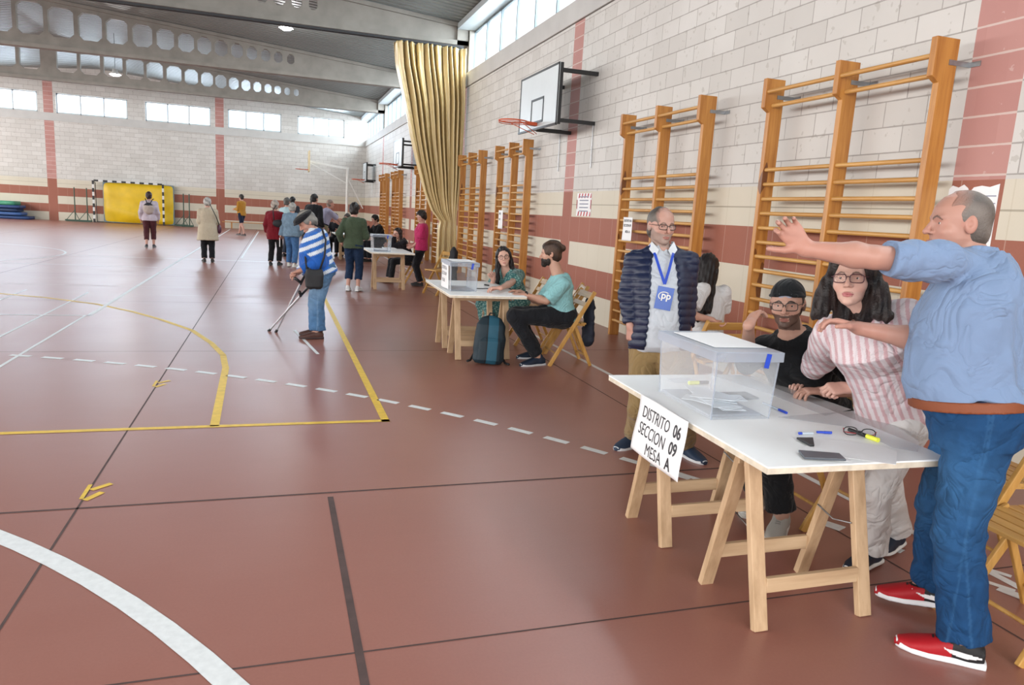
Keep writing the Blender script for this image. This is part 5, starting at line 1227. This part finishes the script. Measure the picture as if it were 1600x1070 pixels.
for sx in (-1, 1):
    q4 = [bz(sx*.062, .050, -.02), bz(sx*.070, .045, .045), bz(sx*.030, -.012, .098), bz(sx*.052, -.060, .125), bz(sx*.088, -.012, .082), bz(sx*.088, .018, .0)]
    mc.add([V(q)+F_*0 for q in q4], [(0, 1, 4, 5), (1, 2, 3, 4)], False)
mc.build('polo_collar', m_plain('white_pique', '#cdd3d8', .8, .05), p.root, solid=.006)
M['lany'] = m_plain('blue_lanyard', '#1f43b0', .5, .06); mb.build('lanyard', M['lany'], p.root)
mb = MB(); M['badge'] = m_plain('blue_badge', '#2452a8', .35, .06); c0 = V(bz(.005, -.325, .225)); S3 = -p.Sc; tl = .18; ux = unit(S3*math.cos(tl)-p.U*math.sin(tl)); uy = unit(np.cross(ux, -F_)); uy = uy if uy@p.U > 0 else -uy
mb.add([c0+ux*a+uy*b_+F_*e for e in (0, .003) for a, b_ in ((-.052, -.072), (.052, -.072), (.052, .072), (-.052, .072))], [(0, 1, 2, 3), (4, 5, 6, 7), (0, 1, 5, 4), (1, 2, 6, 5), (2, 3, 7, 6), (3, 0, 4, 7)], False); bd = mb.build('name_badge', M['badge'], p.root)
mb = MB(); fr = c0+F_*.0045; text_mesh(mb, 'pp', .062, fr-ux*.022-uy*.002, ux, uy, True, depth=.001)
pts = [fr+ux*(-.002+.036*math.cos(a))+uy*(.012+.027*math.sin(a)) for a in [math.radians(q) for q in range(50, 231, 12)]]
mb.tube(pts, .0035, 6); mb.build('emblem', M['white'], bd)

# ---- seated man in aqua, the middle table
p = Person((2.90, 7.10), 'bearded man with topknot in aqua T-shirt seated on a folding chair', h=1.80, pel=(2.92, 7.10, .53), neck=at(872, 428, d=7.62), head=at(860, 396, d=7.60), fp=(-1, .08), fc=(-.98, .2), look=(-.93, .36, -.12), w=1.0, fine=.009, ffine=.0045, skin='#c09580')
p.arm(L_, at(818, 461, d=7.50), hint=(.3, 0, -1), elbow=at(854, 470, d=7.46), hd=(-1, .1, .0), hn=(0, .2, -1), pose='relaxed'); p.arm(R_, at(812, 456, d=7.72), hint=(.3, 0, -1), hd=(-1, -.1, .1), hn=(0, -.3, -1), pose='relaxed')
p.leg(L_, (2.64, 7.0, .085), toe=(-.95, -.25), knee=at(803, 494, d=7.50)); p.leg(R_, (2.74, 7.36, .085), toe=(-1, -.1), knee=at(806, 490, d=7.72)); chk('aqua', p)
p.an[L_][2] = .085
p.body(nose=1.05)
def bun(f, P, A, hs): f.ell(P(0, -.128, .050), V(.034, .038, .034)*hs, A, k=.008); f.ell(P(0, -.03, .06), V(.075, .1, .075)*hs, A, k=.02, cut=[(P(0, .062, .05), p.hF*.93-p.hU*.2), (P(0, 0, .0), -p.hU)])
p.hair('#5b4334', t=.008, front=.066, low=-.055, strand=.002, extra=bun, col2='#3b2a20', name='tied_hair')
def fb(f, P, A, hs):
    f.ell(P(0, .018, -.062), V(.0675, .078, .060)*hs, A, k=.01, cut=[(P(0, 0, -.045), p.hU), (P(0, .0, 0), -p.hF)]); f.ell(P(0, .074, -.108), V(.027, .025, .030)*hs, A, k=.02); f.cone(P(-.022, .090, -.058), P(.022, .090, -.058), .006*hs, k=.004)
facial(p, fb, '#2c201a', .002)
p.top('#8fc5c9', add=.022, hem=-.16, sleeve=.44, sr=.020, fold=.008, ffreq=14, neck_r=.062, name='t_shirt', cuff=1.4, seed=4)
p.trousers('#1b1d22', add=.020, length=.97, fold=.004, hemr=.05, name='dark_trousers')
p.shoes('#1d2a3d', '#c4c7cc', size=1.08)
mb = MB(); w0 = p.wr[L_]+V(.03, 0, 0)-p.base; mb.tube([tuple(w0+V(0, .036*math.cos(t), .036*math.sin(t))) for t in [i*math.pi/8 for i in range(16)]], .009, 6, True); mb.build('wristwatch', M['blackp'], p.root)

# ---- smiling woman in teal
p = Person((2.72, 8.35), 'smiling woman with long dark hair, glasses and teal patterned dress', h=1.64, pel=(2.80, 8.30, .52), neck=at(791, 420, d=8.60), head=at(787, 401, d=8.52), fp=(-1, -.1), fc=(-.85, -.5), look=(-.28, -.95, .02), w=.98, fine=.009, ffine=.0045, skin='#cfa391', roll=-.08)
p.arm(L_, at(782, 450, z=.79), hint=(.5, -.5, -.6), hd=(-.9, .2, 0), hn=(0, 0, -1)); p.arm(R_, at(771, 436, d=8.5), hint=(0, .5, -.8), hd=(-.5, -.2, .7), hn=(-.2, -.8, 0), pose='pinch')
p.leg(L_, (2.50, 8.10, .085), toe=(-1, 0), hint=(-1, 0, .8)); p.leg(R_, (2.52, 8.38, .085), toe=(-1, 0), hint=(-1, 0, .8)); chk('teal', p)
p.body(lips='#c58a80', jaw=.98)
def lng(f, P, A, hs):
    for sx in (-1, 1):
        f.cone(P(sx*.066, -.012, .04), P(sx*.085, -.015, -.10), .030*hs, .028*hs, k=.02); f.cone(P(sx*.085, -.015, -.10), P(sx*.11, -.01, -.30), .030*hs, .028*hs, k=.02); f.cone(P(sx*.018, .048, .10), P(sx*.074, .02, .02), .014*hs, .016*hs, k=.02)
    f.cone(P(-.12, -.03, -.28), P(-.14, -.04, -.50), .032*hs, .022*hs, k=.02); f.cone(P(0, -.07, 0), P(-.02, -.08, -.30), .06*hs, .05*hs, k=.03)
p.hair('#21171a', t=.010, front=.060, low=-.06, strand=.002, extra=lng, name='long_hair')
specs(p.headc, p.hS, p.hF, p.hU, p.hs, p.root, p.base, shape='round', w=.024, hh=.021)
def tealc(P): a = (np.sin(P@V(95, 40, 60))*np.sin(P@V(-50, 110, 70))*np.sin(P@V(30, -60, 120)) > .12)[:, None]; return np.where(a, hexc('#86aaa2'), hexc('#3e6f70'))
p.top('#3f7474', add=.018, bust=.035, hem=-.16, sleeve=.40, sr=.036, colf=tealc, neck_r=.075, vneck=.13, cuff=1.2, fold=.004, name='dress_bodice')
p.trousers('#3f7474', add=.03, length=.85, colf=tealc, hemr=.09, fold=.006, name='dress_skirt'); p.shoes('#2a2a2c', '#555555')

# ---- woman with very long hair by the wall
p = Person((3.46, 5.18), 'seated woman with very long dark hair and white top behind the quilted jacket', h=1.62, pel=(3.48, 5.20, .53), neck=at(1103, 447, d=6.0), head=at(1106, 420, d=6.0), fp=(0, 1), fc=(.2, .99), look=(.75, .6, -.25), w=.9, fine=.009, ffine=.005, skin='#c69a88')
p.arm(L_, at(1113, 500, d=5.85), hint=(-.5, -.5, -1), sho=at(1096, 455, d=5.9), hd=(.5, -.1, -.3)); p.arm(R_, (3.75, 5.45, .65), hint=(0, 0, -1))
p.leg(L_, (3.40, 5.62, .085), hint=(0, .5, 1)); p.leg(R_, (3.62, 5.62, .085), hint=(0, .5, 1)); p.body()
def vl(f, P, A, hs):
    for x, y, z0, z1, r0, r1 in ((0, -.05, 0, -.2, .09, .075), (0, -.06, -.2, -.42, .075, .055), (-.06, -.03, -.05, -.35, .05, .045), (.05, -.03, -.05, -.35, .05, .045)): f.cone(P(x, y, z0), P(x*1.2, y, z1), r0*hs, r1*hs, k=.03)
p.hair('#1b1315', t=.012, front=.066, low=-.06, strand=.003, extra=vl, name='very_long_hair')
p.top('#cfcfd0', add=.018, hem=-.16, sleeve=.33, sr=.028, fold=.004, name='white_top'); p.trousers('#2a2f3c', add=.015, length=.97); p.shoes('#cfcfd2', '#dcdcdc')

# ---- the man on crutches
p = Person((.42, 8.58), 'stooping grey haired man in blue and white striped sweatshirt holding crutches', h=1.66, pel=at(503, 422, y=8.60), neck=at(490, 359, y=8.60), head=at(479, 347, y=8.60), fp=(-1, .05), fc=(-1, .0), look=(-.75, -.15, -.62), w=1.15, fine=.009, ffine=.0045, skin='#b58a78')
p.arm(L_, at(468, 423, y=8.42), hint=(.9, 0, -.4), hd=(-.9, 0, -.3), hn=(0, 0, -1), pose='fist'); p.arm(R_, at(466, 426, y=8.66), hint=(.9, .2, -.4), hd=(-.9, 0, -.3), hn=(0, 0, -1), pose='fist')
p.leg(L_, (.46, 8.52, .085), toe=(-1, -.05), straight=True); p.leg(R_, (.47, 8.74, .085), toe=(-1, 0), straight=True); p.an[L_][2] = p.an[R_][2] = .085; chk('strip', p)
p.body(); p.hair('#9b978f', t=.012, front=.05, low=-.06, strand=.003, col2='#6d6a66', name='grey_hair')
f = Field(); hs = p.hs; A = np.array([p.hS, p.hF, p.hU]); PP = lambda x, y, z: p.headc+(p.hS*x+p.hF*y+p.hU*z)*hs
f.ell(PP(0, .0, .075), V(.112, .128, .045)*hs, A, k=0, cut=[(PP(0, 0, .05), -p.hU)]); f.ell(PP(0, .03, .055), V(.10, .115, .02)*hs, A, k=.01); p.garment('beret', f, 'cloth', '#17171b', h=.006)
def band(P):
    z = (P-p.pel)@p.U; x = (P-p.pel)@p.Fc; t = ((z+.25*x)/.085) % 1; return np.where((t < .52)[:, None], hexc('#2c63b0'), hexc('#c9d2dc'))
p.top('#3f6fb5', add=.032, belly=.05, hem=-.08, sleeve=.95, sr=.030, colf=lambda P: np.where((np.linalg.norm(P-p.el[L_], axis=1) < .11)[:, None] | (np.linalg.norm(P-p.wr[L_], axis=1) < .2)[:, None], hexc('#2057a8'), band(P)), fold=.007, ffreq=14, name='striped_sweatshirt', collar=.03)
p.trousers('#5c84ac', add=.026, length=.97, mat='denim', colf=denim('#5179a3', '#86a7c6', p), hemr=.075, fold=.006, name='baggy_jeans'); p.shoes('#4b2f28', '#3a2826', style='boot', size=1.05)
M['bagb'] = m_plain('black_bag_nylon', '#17181c', .7, .1, 20)
b0 = at(491, 436, y=8.32); t = empty('shoulder_bag', tuple(b0), 0, 'black shoulder bag hanging at the striped man\'s hip', 'bag')
f = Field(); f.loft((0, 0, -.11), (0, 0, 1), V(1, 0, 0), V(0, -1, 0), [(0, 0, 0, .07, .03, 3), (.03, 0, 0, .095, .05, 3), (.16, 0, 0, .10, .05, 3), (.22, 0, 0, .085, .03, 2.5)]); f.disp = wob(3, .006, 22); v_, q_ = f.mesh(.008); o = link_mesh('bag_body', [(v_, q_)], M['bagb'], t, (0, 0, 0))
mb = MB(); s0 = p.neck+V(.02, 0, .05); mb.tube([tuple(V(q)-b0) for q in (b0+V(.06, .02, .1), at(507, 400, y=8.32), at(509, 375, y=8.36), at(503, 357, y=8.45), s0+V(-.04, .02, .02), s0+V(-.14, .02, -.12), b0+V(-.08, .02, .11))], .011, 6); mb.build('strap', M['bagb'], t)
M['alup'] = m_plain('crutch_aluminium', '#b9bcc2', .3, .06, metal=.5)
def crutch(top, tip, grip, label):
    top, tip, grip = V(top), V(tip), V(grip); t = empty('crutch', tuple(tip), 0, label, 'crutch', 'aluminium crutches'); u = unit(top-tip); L = np.linalg.norm(top-tip)
    MB().cyl((0, 0, .0), tuple(u*.52*L), .010).build('lower_tube', M['alup'], t); MB().cyl(tuple(u*.45*L), tuple(u*.80*L), .013).build('upper_tube', M['alup'], t)
    MB().cyl(tuple(-u*.0), tuple(u*.05), .019, .014).build('rubber_tip', M['blackp'], t)
    mb = MB(); a = u*.80*L; mb.tube([tuple(a-u*.02), tuple(a), tuple(a+unit(grip-(tip+a))*.12)], .017, 8); mb.build('grip', M['blackp'], t)
    mb = MB(); mb.tube([tuple(a), tuple(u*.93*L), tuple(u*L+V(.02, 0, .02))], [.015, .013, .022], 8); mb.build('arm_cuff', M['blackp'], t)
crutch(at(481, 421, y=8.36), at(431, 519, z=0), at(455, 430, y=8.36), 'grey crutch crossing over the other, tip closer to the man')
crutch(at(484, 446, y=8.32), at(420, 517, z=0), at(466, 452, y=8.28), 'grey crutch lying lower with its tip furthest from the man')

# ---- people further away
def far(base, label, h, fp, clothes, head=None, lean=0., look=None, hair='#2a1f1b', hairk={}, skin='#bd9080', arms=None, w=1., fine=.014, seated=False, top={}, legs={}, shoes=('#2a2a2c', '#444444'), feet=None, pelz=None, nd=0., group=None, step=0.):
    fp = unit((*fp, 0)); s = h/1.75; S = np.cross(fp, V(0, 0, 1)); b = V(*base, 0)
    pel = b+V(0, 0, pelz or (.53 if seated and h < 9 else .93*s)); U = unit(V(0, 0, 1)+fp*lean); neck = pel+U*.53*s; lk = unit(V(look)) if look is not None else unit(fp+V(0, 0, -nd))
    p = Person(base, label, h=h, pel=pel, neck=neck, head=neck+unit(U+fp*.15)*.15*s, fp=tuple(fp[:2]), look=tuple(lk), w=w, fine=fine, ffine=.007, skin=skin, group=group)
    for q in (1, -1):
        a = (arms or {}).get(q)
        wr = (p.sh[q]-V(0, 0, .50*s)+S*q*.06+fp*.06) if a is None else b+fp*a[0]+S*q*a[1]+V(0, 0, a[2])
        p.arm(q, wr, hint=-fp*.7-V(0, 0, .6)+S*q*.3, hd=None if a is None else unit(fp*.8+V(0, 0, -.3)))
        if seated: p.leg(q, b+fp*.42+S*q*.1+V(0, 0, .085), hint=fp+V(0, 0, .8))
        else: p.leg(q, b+S*q*.10*s+fp*(step*q)+V(0, 0, .085), toe=fp+S*q*.15)
    p.body(); p.hair(hair, **{**dict(t=.012, front=.06, low=-.06, strand=.003, h=.008), **hairk})
    p.top(clothes[0], **{**dict(add=.022, sleeve=.96, sr=.022, fold=.006, ffreq=14), **top}); p.trousers(clothes[1], **{**dict(add=.018, length=.97, fold=.004), **legs}); p.shoes(*shoes)
    return p
RED = dict(hem=-.42, flare=.02)
p = far((-3.44, 23.15), 'woman with small backpack walking away in lilac hoodie and maroon trousers', 1.60, (-.1, 1), ('#b9aeb8', '#4a2429'), hair='#3b1f1d', legs=dict(length=.80), top=dict(add=.035, name='hoodie'), shoes=('#3a3a40', '#8a8a8a'), step=.06, w=1.08)
f = Field(); c = p.pel+V(.02, -.23, .27); f.ell(c, (.14, .08, .17), None); f.disp = wob(2, .008, 16); t = empty('backpack', tuple(c), 0, 'small beige backpack worn by the woman in lilac', 'backpack'); link_mesh('bag_body', [f.mesh(.012)], m_attr('backpack_canvas', .8), t, c, lambda P: np.where((P[:, 2] > c[2]+.09)[:, None], hexc('#26242c'), hexc('#a99c94')))
mb = MB()
for sx in (-1, 1): mb.tube([(sx*.03, .03, .12), (sx*.09, .10, .26), (sx*.11, .2, .27)], .014, 6)
mb.build('strap', M['bagb'], t)
p = far((-1.53, 18.7), 'elderly woman in long beige coat and black trousers with white hair', 1.53, (-.15, 1), ('#b5a994', '#15151b'), hair='#cfcac4', top=dict(hem=-.62, add=.04, flare=.05, name='beige_coat'), lean=.06, nd=.3, w=1.1, shoes=('#2a2624', '#333333'), hairk=dict(t=.018), arms={-1: (.2, .12, .95), 1: (.25, .15, 1.0)})
t = empty('handbag', (-1.28, 18.72, .80), 0, 'small purple handbag beside the beige coat', 'bag'); f = Field(); f.ell((0, 0, 0), (.05, .10, .11), None); link_mesh('bag_body', [f.mesh(.01)], m_plain('purple_leather', '#4b2338', .5, .1), t, (0, 0, 0)); mb = MB(); mb.tube([(0, 0, .1), (-.06, -.14, .3), (-.16, -.16, .52), (-.2, -.02, .58)], .01, 6); mb.build('strap', M['bagb'], t)
p = far((-1.37, 33.0), 'man in mustard top and navy shorts walking by the end wall bench', 1.74, (-.75, .6), ('#a8782c', '#1b2238'), hair='#3a332c', top=dict(add=.03, name='mustard_top'), legs=dict(length=.44), shoes=('#4b3a3a', '#8d8d8d'), step=.22, arms={1: (.28, .10, 1.15), -1: (.28, .10, 1.1)})
p = far((-.02, 18.4), 'elderly woman in dark red coat with short white hair', 1.56, (.25, 1), ('#6f1420', '#141418'), hair='#cdbfb2', top=dict(hem=-.42, add=.04, name='red_coat'), w=1.0, hairk=dict(t=.02), arms={1: (.2, .16, .95)}, step=.05)
t = empty('handbag', (.06, 18.16, 1.02), 0, 'black handbag behind the dark red coat', 'bag'); f = Field(); f.ell((0, 0, 0), (.13, .06, .09), None); link_mesh('bag_body', [f.mesh(.01)], M['bagb'], t, (0, 0, 0)); mb = MB(); mb.tube([(-.1, .02, .05), (-.12, .04, .3), (-.05, .1, .42)], .012, 6); mb.build('strap', M['bagb'], t)
p = far((.36, 18.1), 'elderly woman in pale denim jacket and blue jeans holding a paper', 1.53, (.3, 1), ('#7f98ad', '#4d76a8'), hair='#c9c8c2', top=dict(add=.04, hem=-.2, name='denim_jacket', mat='denim'), legs=dict(mat='denim'), w=1.1, hairk=dict(t=.016), lean=.08, shoes=('#cfcfc8', '#d0d0cc'), step=-.08, arms={-1: (.0, .26, .72)})
q = p.wr[-1]; mb = MB(); mb.box((0, 0, -.12), (.02, .11, .21)); o = mb.build('paper_sheet', M['paper'], loc=tuple(q+V(-.02, .02, -.02))); tag(o, 'white folded paper held low by the woman in denim', 'paper')
p = far((.30, 21.5), 'grey haired man in pale cyan shirt half hidden between the two elderly women', 1.66, (.6, .8), ('#a9c5cc', '#333a48'), hair='#6f6c68')
p = far((.52, 25.0), 'dark haired person standing past the man in pale cyan', 1.72, (.4, 1), ('#2c3038', '#23252c'), hair='#15151a')
p = far((.98, 20.4), 'tall man in black jacket standing before the remotest table', 1.80, (.6, .8), ('#17191d', '#1a1c22'), hair='#1a1618', w=1.12, top=dict(add=.04, name='black_jacket'))
p = far((1.02, 21.6), 'dark haired person peeking over the black jacketed shoulder', 1.74, (.6, .8), ('#2a2320', '#1f2126'), hair='#1c1817')
p = far((1.22, 20.75), 'bald man in lavender polo and khaki trousers leaning over the remotest table', 1.72, (.9, .4), ('#a7a6c0', '#8b8268'), hair='#b39a8c', hairk=dict(t=.002), lean=.35, top=dict(sleeve=.45, name='polo_shirt'), arms={1: (.62, .1, 1.0), -1: (.60, .1, .98)}, skin='#c08c7c', legs=dict(rise=.14))
f = Field(); f.loft(p.pel+p.U*.07, p.U, p.Sc, p.Fc, [(-.02, 0, 0, .19, .145, 2.3), (.02, 0, 0, .185, .142, 2.3)], k=0); p.garment('belt', f, 'cloth', '#1d2030', h=.012)
for b_, lab, hr, lk, hh in (((1.78, 22.9), 'dark haired person bent over papers at the remotest table', '#1c1716', (-.3, -1, -.7), 1.70), ((2.12, 22.75), 'grey haired person seated at the end of the remotest table', '#55504b', (-.6, -1, -.5), 1.74)):
    far(b_, lab, hh, (-.3, -.95), ('#22242b', '#1c1e24'), hair=hr, seated=True, lean=.35, look=lk, arms={1: (.5, .14, .8), -1: (.5, .14, .8)})
far((2.86, 20.9), 'seated man in black with dark hair resting his face on his hand', 1.78, (-.9, -.35), ('#15161a', '#1d1f26'), hair='#17120f', seated=True, lean=.30, nd=.35, arms={1: (.42, .05, 1.02), -1: (.5, .12, .8)}, w=1.05)
p = far((1.34, 13.38), 'woman seen from behind in olive green jacket and cropped jeans', 1.60, (.35, .94), ('#3f4c3a', '#1f3350'), hair='#221c1a', top=dict(add=.03, hem=-.14, sleeve=.9, name='olive_jacket'), legs=dict(length=.82, mat='denim', hemr=.06), shoes=('#cfd0d2', '#dcdcdc'), fine=.011, arms={1: (.26, .16, 1.0), -1: (.02, .22, .86)}, hairk=dict(t=.018, front=.05))
p = far((2.80, 14.55), 'short haired woman in magenta polo standing with her head bowed', 1.52, (-.95, .1), ('#b02c5c', '#15151a'), hair='#2b1d1a', top=dict(sleeve=.45, sr=.03, name='magenta_polo', add=.03), nd=.55, look=(-.85, -.45, -.45), fine=.011, arms={1: (.17, .06, .84), -1: (.17, .04, .80)}, hairk=dict(t=.02), w=1.05)
def gl(f, P, A, hs):
    for sx in (-1, 1): f.cone(P(sx*.07, -.01, .02), P(sx*.10, 0, -.28), .034*hs, .03*hs, k=.02)
p = far((2.68, 15.15), 'girl with glasses and long brown hair leaning on the distant table', 1.52, (-.95, -.1), ('#1c1a20', '#1b1b20'), hair='#33211e', seated=True, lean=.5, pelz=.50, look=(-.75, -.65, -.1), fine=.011, arms={-1: (.36, .06, .98), 1: (.42, .12, .8)}, hairk=dict(extra=gl), w=.92, skin='#c79c8b')
specs(p.headc, p.hS, p.hF, p.hU, p.hs, p.root, p.base)

# ------------------------------------------------------------------ chairs in use, coats and bags
chair(2.96, 7.12, math.radians(86), 'wooden folding chair carrying the man in aqua')
chair(2.95, 8.28, math.radians(88), 'wooden folding chair of the smiling woman in teal')
chair(3.18, 7.72, math.radians(75), 'empty folding chair behind the man in aqua, white label on its back')
chair(2.85, 3.09, math.radians(88), 'wooden folding chair carrying the young man in the cap')
c5 = chair(2.86, 1.90, math.radians(86), 'empty wooden folding chair standing right behind the man in blue')
chair(3.36, 2.44, math.radians(80), 'wooden folding chair against the wall side, past the man in blue')
chair(3.50, 5.18, math.radians(0), 'wooden folding chair carrying the very long haired woman')
chair(2.90, 13.2, math.radians(115), 'wooden folding chair with a dark coat over its back')
chair(2.76, 15.17, math.radians(90), 'wooden folding chair carrying the girl with glasses')
for (x, y, lab) in ((2.15, 22.8, 'grey haired person'), (2.9, 20.92, 'man in black resting his face')): chair(x, y, math.radians(90), 'distant folding chair carrying the seated '+lab)
def cloth_coat(c, w, l, hh, col, label, seed, nm='coat'):
    t = empty(nm, c, 0, label, 'coat'); f = Field()
    f.cone((0, 0, 0), (0, 0, -hh), w*.7, w, k=.03, flat=((1, 0, 0), .45)); f.cone((.02, l*.35, -.02), (.02, l*.4, -hh*.85), w*.5, w*.4, k=.03); f.disp = wob(seed, .012, 22); link_mesh('fabric', [f.mesh(.01)], m_plain('coat_'+str(seed), col, .8, .12), t, (0, 0, 0)); return t
cloth_coat((3.12, 13.05, .80), .16, .2, .50, '#16171d', 'black coat hung over the chair by the curtain', 3)
cloth_coat((3.21, 7.05, .66), .12, .14, .36, '#1b2130', 'navy jacket hung behind the man in aqua', 4)
mb = MB(); o = mb.box((0, 0, 0), (.004, .11, .08)).build('paper_label', M['paper'], loc=(3.355, 7.62, .73)); tag(o, 'white label stuck on the empty chair back', 'label')

def backpack(c, rz, label):
    t = empty('backpack', c, rz, label, 'backpack'); t.rotation_euler = (-.10, .05, rz); t.scale = (1.08, 1.08, 1.05); f = Field(); L = .47
    f.loft((0, 0, 0), (0, 0, 1), V(1, 0, 0), V(0, -1, 0), [(0.0, 0, 0, .125, .07, 3), (.03, 0, 0, .15, .095, 3), (.25, 0, 0, .152, .10, 3), (.38, 0, -.01, .135, .08, 2.8), (.45, 0, -.02, .09, .05, 2.4), (L, 0, -.02, .04, .025, 2)], k=.02)
    f.disp = wob(9, .005, 18); a = m_attr('backpack_nylon', .65)
    def cf(P):
        x = P[:, 0]; o = np.tile(hexc('#182b35'), (len(P), 1)); o[(x > -.035) & (x < .07) & (P[:, 1] < 0)] = hexc('#22566b'); o[(np.abs(x+.035) < .006) & (P[:, 1] < 0)] = hexc('#0f1418'); o[x > .11] = hexc('#16242c'); return o
    link_mesh('bag_body', [f.mesh(.006)], a, t, (0, 0, 0), cf)
    f = Field(); f.loft((0, -.085, .03), (0, 0, 1), V(1, 0, 0), V(0, -1, 0), [(0, 0, 0, .11, .03, 3), (.19, 0, 0, .105, .035, 3), (.23, 0, 0, .08, .015, 2.5)], k=.01); link_mesh('front_pocket', [f.mesh(.006)], a, t, (0, 0, 0), cf)
    mb = MB(); mb.tube([(-.03, .03, .455), (-.02, .02, .495), (.02, .02, .495), (.03, .03, .455)], .008, 6); mb.build('grab_handle', M['bagb'], t)
    for s in (-1, 1): MB().tube([(s*.06, .07, .43), (s*.10, .13, .30), (s*.12, .12, .10), (s*.17, .02, .012), (s*.20, -.06, .010)], .012, 6).build('shoulder_strap', M['bagb'], t)
    return t
backpack((2.10, 7.06, .012), math.radians(-12), 'dark blue and teal backpack on the floor against the middle trestle')
